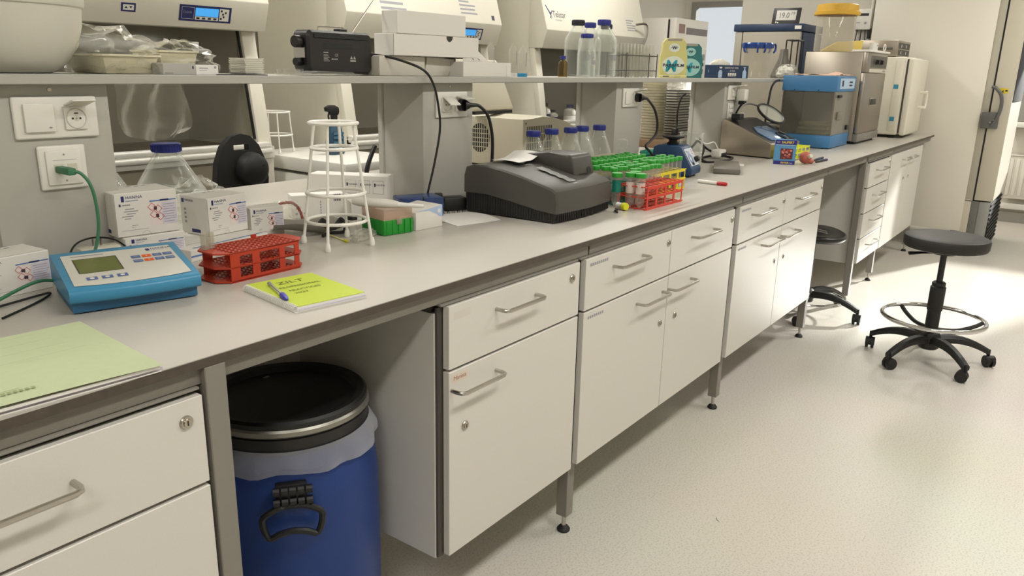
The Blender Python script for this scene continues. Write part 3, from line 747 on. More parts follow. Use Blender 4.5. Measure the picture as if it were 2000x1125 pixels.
b.line((0, 0, 0.0158), X, Y, [(-.02, .02), (-.045, .06), (-.09, .06)], .0015)
for q in range(9): b.quad((0, 0, 0.0158), X, Y, .03 + q * .007, .02, .0345 + q * .007 , .027)
b.quad((0, 0, 0.0158), X, Y, .02, .032, .075, .0335)
c = b.build('cover', t)

# --------------------------- Hanna style packs: printed white cartons
PICT = mat('pictogram_field', (226, 214, 210), .7)
LILAC = mat('lilac_print_block', (204, 200, 212), .8)
def carton_print(b, o, u, v, W, H, short=False):
    """logo, text lines, blue rule, hazard diamonds and a grey text block on one face"""
    b.m(NAVY).quad(o, u, v, .07*W*1.6, .80*H, .10*W*1.6, .93*H)
    b.text('HANNA', .095*H, o, u, v, .18*W, .86*H, wid=1.1).m(BLUEINK).text('instruments', .058*H, o, u, v, .18*W, .80*H)
    b.m(BLUEINK).quad(o, u, v, .55*W, .745*H, .98*W, .775*H).m(NAVY).quad(o, u, v, .72*W, .745*H, .86*W, .785*H, .0006)
    b.m(INK).quad(o, u, v, .07*W, .70*H, .10*W, .755*H).text('HANNA', .05*H, o, u, v, .12*W, .71*H)
    b.m(GREYINK)
    for k, (a, c) in enumerate(((.16, .30), (.14, .36), (.18, .32), (.10, .28), (.14, .24))): b.quad(o, u, v, a*W, (.62 - .055*k)*H, c*W, (.64 - .055*k)*H)
    if not short:
        b.quad(o, u, v, .24*W, .24*H, .34*W, .25*H).quad(o, u, v, .24*W, .20*H, .30*W, .21*H).quad(o, u, v, .08*W, .14*H, .50*W, .147*H)
    b.m(PICT).quad(o, u, v, .55*W, .20*H, .73*W, .73*H)
    for cx, cy in ((.63, .60), (.655, .42)):
        r = .12*H
        for dx in (-.05*W, .05*W):
            q = cx*W + dx; p = cy*H + (.03*H if dx < 0 else -.03*H)
            b.m(REDINK).line(o, u, v, [(q - r*.75, p), (q, p + r*.75), (q + r*.75, p), (q, p - r*.75), (q - r*.75, p)], .010*H, .0008)
        b.m(INK).quad(o, u, v, cx*W - .02*W, cy*H - .05*H, cx*W + .03*W, cy*H + .03*H, .0008)
    b.m(LILAC).quad(o, u, v, .74*W, .20*H, .98*W, .72*H)
    b.m(GREYINK)
    for k in range(8): b.quad(o, u, v, .76*W, (.25 + .058*k)*H, (.93 + .02*(k % 3))*W, (.262 + .058*k)*H, .0007)
    b.m(GREYINK).line(o, u, v, [(.46*W + .07*W*math.cos(a), .0*H + .09*H*math.sin(a)) for a in [PI*i/8 for i in range(9)]], .006*H, .0007)
def carton(label, loc, rz, W, D, H, left=True, group='white reagent cartons'):
    t = thing('reagent_carton', label, 'carton', loc, rz, group)
    b = MB(CARD).box((0, 0, 0), (W, D, H), .0015, 1)
    carton_print(b, (0, 0, 0), X, Z, W, H)
    if left:
        b.m(NAVY).quad((0, 0, 0), -Y, Z, -D*.93, H*.82, -D*.84, H*.93).text('HANNA', .09*H, (0, 0, 0), -Y, Z, -D*.80, H*.86).quad((0, 0, 0), -Y, Z, -D*.62, H*.06, -D*.30, H*.15)
        b.m(GREYINK)
        for k in range(4): b.quad((0, 0, 0), -Y, Z, -D*.86, H*(.62 - .11*k), -D*.78, H*(.68 - .11*k))
    b.m(GREYINK)
    for k in range(3): b.quad((0, 0, H), X, Y, W*(.45 + .12*k), D*.78, W*(.52 + .12*k), D*.84)
    b.m(mat('carton_crease', (150, 146, 140), .8) if 'carton_crease' not in bpy.data.materials else bpy.data.materials['carton_crease'])
    b.line((0, 0, H), X, Y, [(.002, .002), (W - .002, .002)], .0012).line((0, 0, 0), X, Z, [(.001, .002), (.001, H - .002)], .0012)
    b.build('box', t)
    return t
carton('white reagent carton at the left edge behind the folder, a squeeze bottle behind it', (0.505, 0.548, TZ), math.radians(6), 0.142, 0.09, 0.076)
carton('white reagent carton standing on another one, behind the blue meter', (0.803, 0.606, 0.9665), math.radians(-6), 0.134, 0.100, 0.094)
carton('white reagent carton under another one, its lower half hidden by the blue meter', (0.812, 0.598, TZ), math.radians(-5), 0.132, 0.115, 0.0655)
carton('white reagent carton right of the large blue-capped bottle, propped on a long flat box', (1.038, 0.640, 0.9275), math.radians(6), 0.118, 0.098, 0.092)
carton('low white reagent carton leaning against the end of the long flat box', (1.176, 0.672, TZ), math.radians(-14), 0.090, 0.055, 0.074)
t = thing('flat_carton', 'long flat white box with a blue line, lying behind the red rack', 'box', (0.93, 0.545, TZ), math.radians(9), 'white reagent cartons')
del t['group']
b = MB(CARD).box((0, 0, 0), (0.235, 0.16, 0.0265), .001, 1).m(BLUEINK).quad((0, 0, 0.0265), X, Y, .02, .012, .23, .018).quad((0, 0, 0), X, Z, 0.0, .010, .05, .014).m(GREYINK).quad((0, 0, 0.0265), X, Y, .03, .05, .1, .052)
b.build('box', t)
# squeeze bottle behind the leftmost carton
t = thing('squeeze_bottle', 'white squeeze bottle with yellow bands behind the leftmost carton', 'bottle', (0.575, 0.645 - .02 + .05 - .06, TZ), 0)
t.location = (0.545, 0.600, 0.976)
YEL = mat('fluorescent_yellow', (214, 216, 40), 0.5)
MB(WPLAST).lathe([(0, 0), (.021, 0), (.022, .003), (.022, .022), (.019, .030), (.009, .038), (.009, .042)], n=24).m(YEL).lathe([(.0222, .0205), (.0222, .0255)], n=24).build('bottle', t)
MB(YEL).lathe([(.0095, .040), (.0095, .046), (.005, .050), (.003, .075), (0, .075)], n=16).build('nozzle', t)

# --------------------------- bench meter
MB_BLUE = mat('meter_blue', (58, 136, 176), 0.38); MB_DARK = mat('meter_base_blue', (44, 100, 138), 0.45)
MPANEL = mat('meter_panel', (206, 204, 194), 0.45)
t = thing('bench_meter', 'blue bench meter with a green screen and blue and orange keys', 'meter', (0.581, 0.349, TZ), math.radians(-15.4))
MB(MB_DARK).prism([(0.006, 0.002), (0.006, 0.024), (0.176, 0.05), (0.176, 0.002)], 'x', 0.004, 0.216, .003).build('base', t)
for x in (.02, .2):
    for y in (.02, .16): MB(BLACKR).cyl((x, y, 0), (x, y, .003), .008, n=10).build('foot', t)
n = 14
ring0 = []; rings = []
prof = [(0.0, .022), (-.004, .026), (-.005, .041), (0.000, .0465), (.008, .0485), (.165, .0765), (.176, .0755), (.184, .066), (.184, .03), (.17, .022)]
for i in range(n + 1):
    u = i / n; x = 0.221 * u; bow = -0.010 * (1 - (2*u - 1)**2)
    rings.append([(x, y + bow * (1 if y < .005 else 0), z) for y, z in prof])
b = MB(MB_BLUE); b.loft(rings)
body = b.build('top_shell', t, 50)
v = Vector((0, .157, .028)).normalized(); o = Vector((0.0, .008, .0486))
L = 0.1595
b = MB(MPANEL).poly(o, X, v, [(.012, .004), (.05, -.002), (.11, -.005), (.17, -.002), (.209, .004), (.206, L - .014), (.014, L - .014)], .0008)
b.m(GREYINK).quad(o, X, v, .03, L - .026, .085, L - .0225, .0011)
b.m(NAVY).quad(o, X, v, .160, L - .033, .167, L - .022, .0011).text('HANNA', .0105, o, X, v, .169, L - .028, .0011).m(BLUEINK).text('instruments', .005, o, X, v, .169, L - .033, .0011)
pn = b.build('front_panel', body)
SCR = mat('lcd_green', (96, 104, 38), 0.25)
b = MB(RECESS).quad(o, X, v, .029, .053, .104, .107 + .015, .0010).m(SCR).quad(o, X, v, .031, .053, .102, .119, .0014)
b.build('screen', body)
KEYB = mat('key_blue', (84, 106, 158), .5); KEYO = mat('key_orange', (226, 96, 40), .5)
for q in range(3):
    k = MB(KEYB); xx = .036 + q * .025
    k.poly(o, X, v, [(xx, .021), (xx + .018, .021), (xx + .018, .034), (xx, .034)], .0014).m(WPLAST).disc(o, X, v, xx + .009, .0275, .004, 16, .0018)
    k.build('key', body)
words = [['ESC', '', 'CAL', 'HELP'], ['MODE', '', 'RCL', 'SETUP']]
for r in range(2):
    for q in range(4):
        xx = .127 + q * .0192; yy = (.096, .076)[r]
        k = MB(KEYO if q == 1 else KEYB).poly(o, X, v, [(xx, yy), (xx + .0165, yy), (xx + .0165, yy + .0125), (xx, yy + .0125)], .0014).m(WPLAST)
        if q == 1:
            k.poly(o, X, v, [(xx + .006, yy + .0045), (xx + .011, yy + .0045), (xx + .0085, yy + .0085)] if r == 0 else [(xx + .006, yy + .0085), (xx + .0085, yy + .0045), (xx + .011, yy + .0085)], .0018)
        else: k.text(words[r][q], .0048, o, X, v, xx + .00825, yy + .0045, .0018, align='CENTER')
        k.build('key', body)

# --------------------------- leads at the left edge
GREENC = mat('green_patch_lead', (58, 118, 84), 0.5)
t = thing('network_cable', 'green network cable hanging from the outlet on the left column', 'cable')
MB(GREENC).tube([(0.724, .585, 1.117), (0.734, .58, 1.112), (0.744, .57, 1.09), (0.748, .565, 1.05), (0.744, .56, 1.0), (0.725, .555, .95), (0.69, .54, .915), (0.66, .525, .909), (0.63, .515, .925), (.60, .515, .93), (.55, .50, .922), (0.48, .46, .912), (0.40, .42, .905)], .0032, 8, smooth=5).build('lead', t)
MB(GREENC).box((0.710, .583, 1.110), (0.727, .638, 1.124), .003).build('plug', t)
t = solo(MB(CABLE).tube([(0.50, .42, .9025), (.56, .46, .9025), (.60, .49, .9035), (.615, .505, .9065), (.60, .515, .9035), (.50, .49, .9025), (.42, .47, .9025)], .0022, 6, smooth=5), 'thin_cable', 'thin black cable lying beside the left end of the blue meter', 'cable')
t = solo(MB(CABLE).tube([(0.668, .535, .955), (.69, .56, .972), (.715, .575, .980), (.75, .585, .980), (.785, .58, .970), (.81, .575, .945)], .002, 6, smooth=5), 'thin_cable', 'thin black lead arching up behind the blue meter to the cartons', 'cable')
t = thing('mains_adapter', 'white mains adapter with two metal prongs pointing up behind the blue meter', 'adapter', (0.715, 0.585, TZ), math.radians(-8))
MB(CREAM).box((0, 0, 0), (0.08, 0.035, 0.06), .006).build('body', t)
for q in (.030, .045): MB(STEEL).cyl((q, .017, .058), (q, .017, .075), .0022, n=8).build('prong', t)

# --------------------------- bottles
def bottle(label, loc, r, h, neck=.36, name='laboratory_bottle', cap=BLUECAP, group=None, glass=GLASS, sh=.62, liquid=None, marks=False, n=36):
    t = thing(name, label, 'bottle', loc, 0, group)
    nr = r * neck
    prof = [(0, .002), (r * .88, 0.001), (r * .97, .006), (r, .014), (r, h * sh * .92), (r * .985, h * sh), (r * .93, h * (sh + .04)), (nr * 1.25, h * .87), (nr, h * .895), (nr, h * .93)]
    gb = MB(glass).lathe(prof, n=n)
    inner = [(0, .006), (r * .90, .008), (r * .95, .02), (r * .95, h * sh * .92), (r * .88, h * (sh + .035)), (nr * .9, h * .88), (nr * .88, h * .93)]
    gb.lathe(inner, n=n)
    if marks:
        gb.m(GREYINK)
        for q in range(5): gb.quad((0, -r - .0005, 0), X, Z, -.02 + .004 * q, h * .44, -.018 + .004 * q, h * .50)
        gb.quad((0, -r - .0005, 0), X, Z, -.015, h * .30, .012, h * .40)
    gb.build('glass_body', t)
    c = MB(cap)
    m = 40; cr = nr * 1.32
    c.lathe([(nr * .9, h * .905), (cr * .97, h * .905), (cr, h * .915), (cr, h * .99), (cr * .96, h), (0, h)], n=m)
    for k in range(30):
        a = 2 * PI * k / 30
        c.cyl((cr * math.cos(a), cr * math.sin(a), h * .915), (cr * math.cos(a), cr * math.sin(a), h * .985), r * .018, n=5)
    c.build('screw_cap', t)
    if liquid:
        MB(liquid).lathe([(0, .007), (r * .93, .009), (r * .94, h * .30), (0, h * .30)], n=n).build('liquid', t)
    return t
bottle('large wide glass bottle with blue cap between two white cartons', (1.085, 0.875, TZ), 0.090, 0.230, .30, sh=.46)
bottle('clear glass bottle half hidden by the right edge of the left column', (0.955, 1.02, TZ), 0.090, 0.23, .30, sh=.46)
solo(MB(FILM).blob((0, 0, 0.045), (0.10, 0.07, 0.055), 0.4, 3.2, seed=2, flat=0), 'plastic_bag', 'crumpled clear plastic bag between the large bottle and the black chair', 'bag', (1.235, 1.01, TZ))
GUT = mat('red_brown_pouch', (140, 62, 48), .5)
solo(MB(FILM).blob((0, 0, 0.03), (0.055, 0.03, 0.035), 0.3, 3, seed=12, flat=0).m(GUT).tube([(-.01, .0, .062), (.025, -.005, .062), (.045, -.01, .045), (.05, -.02, .015)], .004, 6, smooth=3), 'sample_pouch', 'small clear pouch with a red seam behind the low carton', 'pouch', (1.325, 0.735, TZ))

# --------------------------- red tube rack lying behind the notebook
RACKR = mat('rack_red', (178, 52, 26), 0.45)
def plate_holes(b, x0, x1, y0, y1, z0, z1, nx, ny, r, sq=False):
    """a perforated plate: cells with a round (or square) hole through them"""
    cw = (x1 - x0) / nx; ch = (y1 - y0) / ny; S_ = 4 if sq else 12
    for i in range(nx):
        for j in range(ny):
            cx = x0 + (i + .5) * cw; cy = y0 + (j + .5) * ch
            out = []; inn = []
            for k in range(S_):
                a = 2 * PI * (k + (.5 if sq else 0)) / S_; c, s_ = math.cos(a), math.sin(a)
                m_ = max(abs(c), abs(s_)); out.append((cx + c / m_ * cw / 2, cy + s_ / m_ * ch / 2)); rr = r * (1.414 if sq else 1); inn.append((cx + c * rr, cy + s_ * rr))
            vs = [(p[0], p[1], z1) for p in out] + [(p[0], p[1], z1) for p in inn] + [(p[0], p[1], z0) for p in inn] + [(p[0], p[1], z0) for p in out]
            fs = []
            for k in range(S_):
                k2 = (k + 1) % S_
                fs += [(k, k2, S_ + k2, S_ + k), (S_ + k, S_ + k2, 2*S_ + k2, 2*S_ + k), (2*S_ + k, 2*S_ + k2, 3*S_ + k2, 3*S_ + k)]
            b.raw(vs, fs)
    bmesh.ops.remove_doubles(b.bm, verts=b.bm.verts, dist=1e-5)
def rim(b, x0, x1, y0, y1, z0, z1, e, ch):
    """rounded border strip around a plate, sticking out by e at both ends"""
    o_ = [(x0 - e, y0 + ch), (x0 - e + ch, y0), (x1 + e - ch, y0), (x1 + e, y0 + ch), (x1 + e, y1 - ch), (x1 + e - ch, y1), (x0 - e + ch, y1), (x0 - e, y1 - ch)]
    i_ = [(x0, y0 + .001), (x0, y0 + .001), (x1, y0 + .001), (x1, y0 + .001), (x1, y1 - .001), (x1, y1 - .001), (x0, y1 - .001), (x0, y1 - .001)]
    n = 8
    b.raw([(p[0], p[1], z1) for p in o_] + [(p[0], p[1], z1) for p in i_] + [(p[0], p[1], z0) for p in o_] + [(p[0], p[1], z0) for p in i_],
          [f for k in range(n) for f in ((k, (k+1) % n, n + (k+1) % n, n + k), (2*n + (k+1) % n, 2*n + k, 3*n + k, 3*n + (k+1) % n), (k, 2*n + k, 2*n + (k+1) % n, (k+1) % n))])
def wall_windows(b, xs, z0, z1, zw, y0, y1):
    """front or back wall with rectangular windows xs and rails zw"""
    X0, X1 = xs[0][0], xs[-1][1]
    prev = X0
    for (a, c) in xs[1:-1]:
        b.box((prev, y0, z0), (a, y1, z1)); prev = c
    b.box((prev, y0, z0), (X1, y1, z1))
    for (a, c) in xs[1:-1]:
        q = z0
        for (za, zb) in zw: b.box((a, y0, q), (c, y1, za)); q = zb
        b.box((a, y0, q), (c, y1, z1))
t = thing('tube_rack', 'empty red plastic tube rack lying between the blue meter and the notebook', 'tube rack', (0.884, 0.326, TZ), math.radians(1.0))
W_, D_, H_ = 0.172, 0.096, 0.062
for z0 in (0.0015, .030, .0595):
    b = MB(RACKR); plate_holes(b, 0, W_, .003, D_ - .003, z0, z0 + .003, 12, 7, .0052)
    rim(b, 0, W_, 0, D_, z0, z0 + .003, .024, .022); b.build('tier', t)
for y in (0.0, D_ - .0025):
    b = MB(RACKR); wall_windows(b, [(0, 0), (.022, .052), (.070, .120), (.134, .160), (W_, W_)], .0, .0625, [(.010, .030), (.034, .054)], y, y + .0025); b.build('side_wall', t)
MB(RACKR).box((.12, D_ - .004, .0625), (.132, D_, .069)).build('lug', t)
CUV = clear('cuvette_plastic', (246, 245, 240), (226, 224, 216), 0.14, .5, .12)
for k, (x, lb) in enumerate(((0.872, 'left'), (0.888, 'right'))):
    c = MB(CUV)
    for a, b2 in (((-.006, -.006), (.006, -.0045)), ((-.006, .0045), (.006, .006)), ((-.006, -.0045), (-.0045, .0045)), ((.0045, -.0045), (.006, .0045)), ):
        c.box((a[0], a[1], .0015), (b2[0], b2[1], .034))
    c.box((-.006, -.006, 0), (.006, .006, .0015))
    solo(c, 'cuvette', 'clear square cuvette on the empty red rack, %s of the pair' % lb, 'cuvette', (x, 0.392 + k * .006, TZ + .0625), .2, 'clear cuvettes on the red rack')

# --------------------------- notebook and pen
LIME = mat('lime_cover', (178, 196, 26), 0.5)
t = thing('notebook', 'lime green spiral notebook with handwriting on its cover', 'notebook', (0.842, 0.074, TZ), math.radians(-8))
MB(PAPER).box((0.004, 0.0, .001), (0.150, 0.195, .010)).m(mat('page_edge_lilac', (206, 204, 218), .8)).box((0.006, -.0005, .003), (0.151, 0.19, .006)).build('pages', t)
b = MB(LIME).box((0.006, 0.001, .0102), (0.150, 0.195, .0112))
PENG = mat('pencil_mark', (92, 106, 30), .8)
b.m(PENG).text('ZILT', .024, (0, 0, .0112), X, Y, .050, .150, wid=1.25, slant=.1).text('PROFESSIONAL', .0155, (0, 0, .0112), X, Y, .038, .120, wid=.85, slant=.15).text('PRACTICES', .0145, (0, 0, .0112), X, Y, .044, .094, wid=.95, slant=.15).text('2023', .0135, (0, 0, .0112), X, Y, .044, .074, wid=1.1, slant=.2)
b.build('cover', t)
MB(WPLAST).box((0.0, 0, 0), (0.152, .197, .0008)).build('back_board', t)
b = MB(WPLAST)
for k in range(34): b.tube([(0.004 + .0068 * math.cos(a), .004 + k * .0056 + a * .0004, .006 + .0062 * math.sin(a)) for a in [2 * PI * q / 10 for q in range(10)]], .0007, 5, closed=True)
b.build('spiral_binding', t)
t = thing('ballpoint_pen', 'clear ballpoint pen with a blue cap lying across the spiral notebook', 'pen', (0.892, 0.205, TZ + .0155), math.radians(-112))
PENB = mat('pen_blue', (62, 60, 168), .35)
MB(PPCLEAR).cyl((-.02, 0, 0), (.072, 0, 0), .0038, n=8).m(INK).cyl((-.015, 0, 0), (.07, 0, 0), .0012, n=6).m(mat('pen_end_grey', (130, 130, 140), .4)).cyl((-.026, 0, 0), (-.0195, 0, 0), .0039, n=8).build('barrel', t)
MB(PENB).lathe([(0, .066), (.0056, .066), (.006, .07), (.0056, .085), (.004, .094), (.0016, .102), (0, .102)], n=12, axis='x').build('cap', t)

# --------------------------- white wire cone stand on the worktop
wire_stand('tall white wire cone stand with four rings standing on the worktop', (1.268, 0.447, TZ), 0.300, 0.086, 0.047, (0.062, 0.130, 0.238, 0.297), math.radians(-12), (.072, .070, .055, .057))

# --------------------------- things inside and behind the stand
SILV = mat('silver_foil', (168, 164, 156), 0.35, 0.55, bump=.2, bscale=40)
t = thing('foil_pouch', 'opened silver pouch with a dark torn opening behind the wire cone stand', 'pouch', (1.31, 0.60, TZ), math.radians(-30))
b = MB(SILV).grid(lambda u, v: (-.10 + .2 * u, -.05 + .10 * v, .003 + .022 * abs(2*v - 1) ** 2 + .012 * math.sin(u * 7 + v * 3) * u + .012 * (1 - u)), 20, 12); b.build('pouch', t)
b = MB(BLACK).grid(lambda u, v: (.02 + .07 * u, -.035 + .06 * v, .022 + .010 * math.sin(u * 9) + .006 * math.sin(v * 11)), 14, 8); b.build('dark_lining', t)
solo(MB(BLACKR).tube([(0, 0, .006), (.03, .01, .008), (.06, 0, .006), (.085, .012, .005), (.10, .03, .005)], .0045, 6, smooth=4), 'black_tubing', 'short black tubing lying under the wire cone stand', 'tubing', (1.29, 0.53, TZ))
t = thing('glass_vial', 'small clear glass vial with a black cap in front of the green tip box', 'vial', (1.372, 0.508, TZ))
MB(GLASS).lathe([(0, .001), (.0115, .001), (.012, .003), (.012, .036), (.008, .041)], n=24).lathe([(0, .004), (.0105, .005), (.0105, .036)], n=24).build('tube', t)
MB(BLACK).lathe([(.008, .040), (.0125, .040), (.013, .042), (.013, .049), (.012, .051), (0, .051)], n=24).build('cap', t)
t = thing('swab_stick', 'thin yellow-tipped swab lying in front of the silver pouch', 'swab', (1.345, 0.64, TZ + .0025), math.radians(-104))
YTIP = mat('yellow_tip', (206, 200, 40), .5)
MB(mat('swab_shaft', (226, 218, 150), .4)).cyl((-.05, 0, 0), (.19, 0, 0), .0022, n=8).build('shaft', t)
MB(YTIP).lathe([(0, .185), (.004, .187), (.0045, .196), (.003, .202), (0, .203)], n=12, axis='x').build('tip', t)
solo(MB(FILM).blob((0, 0, .008), (.06, .022, .012), .4, 3, seed=21, flat=0), 'plastic_wrapper', 'small clear plastic wrapper lying under the wire cone stand', 'wrapper', (1.36, .455, TZ), .5)
# white cartons behind the stand
t = thing('long_carton', 'long white carton with small printed logos, behind the wire cone stand', 'carton', (1.588, 0.945, TZ), math.radians(-62))
b = MB(CARD).box((0, 0, 0), (0.255, 0.07, 0.10), .0015, 1)
for q in (.12, .165, .21):
    b.m(GREYINK).line((0, 0, 0), X, Z, [(q, .045), (q + .034, .045), (q + .034, .085), (q, .085), (q, .045)], .0008).m(INK).quad((0, 0, 0), X, Z, q + .004, .067, q + .009, .077).text('HANNA', .008, (0, 0, 0), X, Z, q + .0105, .070)
b.m(INK).quad((0, 0, 0), X, Z, .012, .034, .017, .041).text('HANNA', .009, (0, 0, 0), X, Z, .02, .035).m(GREYINK).quad((0, 0, 0), X, Z, .055, .036, .08, .038)
b.build('box', t)
t = thing('opened_carton', 'white opened carton with a bar code, lying in front of the long carton', 'carton', (1.405, 0.800, TZ), math.radians(-28))
b = MB(CARD).box((0, 0, 0), (0.155, 0.055, 0.066), .001, 1).m(INK)
for q in range(7): b.quad((0, 0, 0), X, Z, .122 + q * .0032, .045, .1235 + q * .0032 + (q % 2) * .0008, .066)
b.m(GREYINK)
for q in range(5): b.quad((0, 0, 0), X, Z, .082, .010 + q * .008, .085, .015 + q * .008)
for q in range(3): b.quad((0, 0, 0), X, Z, .01 + q * .012, .01, .018 + q * .012, .016)
b.build('box', t)
MB(CARD).prism([(0.155, 0.064), (0.18, .052), (0.183, .053), (0.156, .0665)], 'y', 0.004, 0.052).build('flap', t)
solo(MB(CARD).box((0, 0, 0), (.075, .06, .052), .001, 1).m(GREYINK).quad((0, 0, 0), X, Z, .035, .03, .07, .034), 'small_carton', 'small white carton right of the opened carton, behind the glass vial', 'carton', (1.50, 0.655, TZ), math.radians(-30))

# --------------------------- pipette tip box, pipette, blue rack box and its holder
TIPG = mat('tip_box_green', (28, 142, 44), 0.4)
TIPP = mat('tip_rack_pink', (226, 196, 176), 0.6)
LIDC = clear('frosted_lid', (236, 226, 214), (226, 214, 200), 0.32, .4, .3)
def tip_box(label, loc, rz, group=None, W=.122, D=.085):
    t = thing('pipette_tip_box', label, 'tip box', loc, rz, group)
    b = MB(TIPG).box((0, 0, 0), (W, D, .040), .004)
    for k in range(5): b.box((.008 + k * (W - .018) / 4, -.0015, .002), (.010 + k * (W - .018) / 4, .001, .038))
    for k in range(4): b.box((-.0015, .008 + k * (D - .018) / 3, .002), (.001, .010 + k * (D - .018) / 3, .038))
    b.build('base', t)
    b = MB(TIPP).box((.004, .004, .040), (W - .004, D - .004, .046))
    for i in range(12):
        for j in range(8): b.cyl((.012 + i * (W - .024) / 11, .010 + j * (D - .020) / 7, .046), (.012 + i * (W - .024) / 11, .010 + j * (D - .020) / 7, .060), .0030, n=6)
    b.build('tips', t)
    b = MB(LIDC).box((0, 0, .041), (W, D, .070), .006)
    b.box((W * .42, -.004, .028), (W * .58, 0.0, .044), .001); b.build('lid', t)
    return t
tip_box('green pipette tip box with pinkish tips and a frosted lid, beside the wire cone stand', (1.408, 0.428, TZ), math.radians(-9), W=.096, D=.105)
t = thing('pipette', 'white pipette lying on top of the green tip box', 'pipette', (1.398, 0.522, TZ + .0835), math.radians(-36))
MB(WPLAST).lathe([(0, -.01), (.008, -.008), (.012, .01), (.0125, .06), (.011, .10), (.0075, .115), (0, .115)], n=20, axis='x').build('body', t)
MB(mat('pipette_shaft', (236, 236, 232), .35)).lathe([(.0072, .113), (.006, .13), (.0055, .165), (.005, .182), (0, .183)], n=16, axis='x').build('shaft', t)
t.rotation_euler = (0, math.radians(2.5), math.radians(-56))
BLUC = clear('blue_clear_lid', (120, 150, 205), (80, 104, 160), 0.35, .4, .12)
t = thing('rack_box', 'blue translucent lidded box behind the white dispenser box', 'box', (1.60, 0.545, TZ), math.radians(-26))
MB(mat('rack_box_base', (56, 84, 150), .4)).box((0, 0, 0), (.125, .085, .030), .003).build('base', t)
MB(BLUC).box((-.002, -.002, .0305), (.127, .087, .062), .004).build('lid', t)
MB(BLACK).box((.06, -.004, .055), (.064, -.0021, .066)).build('clip', t)
t = thing('dispenser_box', 'white low dispenser box with a curved pale blue band, beside the green tip box', 'box', (1.515, 0.415, TZ), math.radians(-3))
b = MB(CARD).prism([(0, 0), (.102, 0), (.102, .062), (.0, .05)], 'y', 0, .10, .002)
b.m(mat('pale_blue_band', (172, 192, 222), .5)).poly((0, 0, 0), X, Z, [(.002, .052), (.05, .050), (.078, .038), (.088, .030), (.101, .028), (.101, .0615), (.05, .0555)], .0005)
b.m(WPLAST).disc((0, 0, 0), X, Z, .088, .046, .006, 16, .0009)
b.build('box', t)
t = thing('notepad', 'white spiral notepad with bent pages in front of the photometer', 'notepad', (1.638, 0.372, TZ), math.radians(-12))
MB(PAPER).grid(lambda u, v: (.16 * u, .16 * v, .002 + .005 * (1 - u) * v + .006 * u * math.sin(v * PI)), 10, 10).build('top_page', t)
MB(PAPER).box((0, 0, 0), (.158, .158, .002)).m(GREYINK).box((0.0, -.0005, .0004), (.158, 0.0, .0012)).build('pages', t)
b = MB(BLACK)
for k in range(8): b.tube([(.012 + k * .019, .160 + .004 * math.cos(a), .006 + .005 * math.sin(a)) for a in [2*PI*q/8 for q in range(8)]], .0009, 5, closed=True)
b.build('spiral_binding', t)
t = thing('power_adapter', 'black mains adapter lying against the column behind the notepad', 'adapter', (1.79, 0.555, TZ), math.radians(-30))
MB(BLACK).box((0, 0, .0), (.075, .05, .042), .006).box((-.022, .015, .03), (.0, .035, .055), .003).build('body', t)
MB(CABLE).tube([(.072, .01, .02), (.082, .004, .012), (.088, .012, .004), (.085, .035, .003)], .003, 6, smooth=4).build('lead', t)
# ------------------------------------------------------------------ photometer
PHG = mat('photometer_grey', (74, 72, 68), 0.42, bump=.03, bscale=400); PHD = mat('photometer_base', (36, 35, 34), 0.5)
t = thing('photometer', 'dark grey photometer with a round-edged cuvette lid and pale key strip', 'photometer', (1.846, 0.180, TZ), math.radians(2))
W_ = 0.335; D_ = 0.335
def slab(x, y): return x, y
# upper shell: profile in (y, z) from the front to the back, lofted across x with rounded flanks
prof = [(.000, .030), (-.002, .060), (.004, .094), (.016, .102), (.07, .116), (.13, .131), (.19, .143), (.25, .150), (.30, .148), (.328, .140), (.335, .120), (.335, .062)]
rings = []
for x, s_, dz in ((0.0, .985, -.006), (.004, .995, -.001), (.012, 1.0, 0), (W_ * .5, 1.0, 0.001), (W_ - .012, 1.0, 0), (W_ - .004, .995, -.001), (W_, .985, -.006)):
    bow = -.016 * (1 - (2 * x / W_ - 1) ** 2)
    R_ = []
    for y, z in prof:
        yy = D_ / 2 + (y - D_ / 2) * s_ + (bow if y < .05 else bow * max(0, (.2 - y) / .2) if y < .2 else 0)
        R_.append((x, yy, z + (dz if z > .09 else 0)))
    # wavy lower edge, rising towards the back
    R_.append((x, .25, .063)); R_.append((x, .15, .050)); R_.append((x, .07, .036))
    rings.append(R_)
b = MB(PHG); b.loft(rings); sh = b.build('shell', t, 28)
rings = []
for x in (.006, W_ * .25, W_ * .5, W_ * .75, W_ - .006):
    bow = -.014 * (1 - (2 * x / W_ - 1) ** 2)
    rings.append([(x, .012 + bow, .003), (x, .002 + bow, .036), (x, .07, .040), (x, .15, .054), (x, .25, .067), (x, .332, .068), (x, .326, .003)])
b = MB(PHD); b.loft(rings)
for k in range(34): b.box((.0045, .014 + k * .0093, .006), (.0075, .017 + k * .0093, .030 + .034 * max(0, min(1, (k - 6) / 20))))
for k in range(34):
    x = .014 + k * .0092; bow = -.014 * (1 - (2 * x / W_ - 1) ** 2)
    b.box((x, .003 + bow, .006), (x + .003, .008 + bow, .030))
b.build('base', t)
for x in (.03, .30):
    for y in (.03, .30): MB(BLACKR).cyl((x, y, 0), (x, y, .004), .010, n=12).build('foot', t)
# cuvette lid at the right
lp = [(.060, .112), (.074, .172), (.086, .178), (.16, .180), (.24, .172), (.30, .152), (.30, .138), (.18, .128)]
b = MB(PHG); b.prism(lp, 'x', .205, .327, .006, 3)
ld = b.build('cuvette_lid', t, 40)
MB(BLACK).disc((0, .0645, .1195), X, Vector((0, .23, .97)), .296, .006, .013, 20, .004, ry=.011).build('finger_notch', ld)
MB(PHD).lathe([(.075, 0), (.078, 0), (.078, .003), (.075, .003)], (.262, .132, .1165), 36).build('lid_seam', ld)
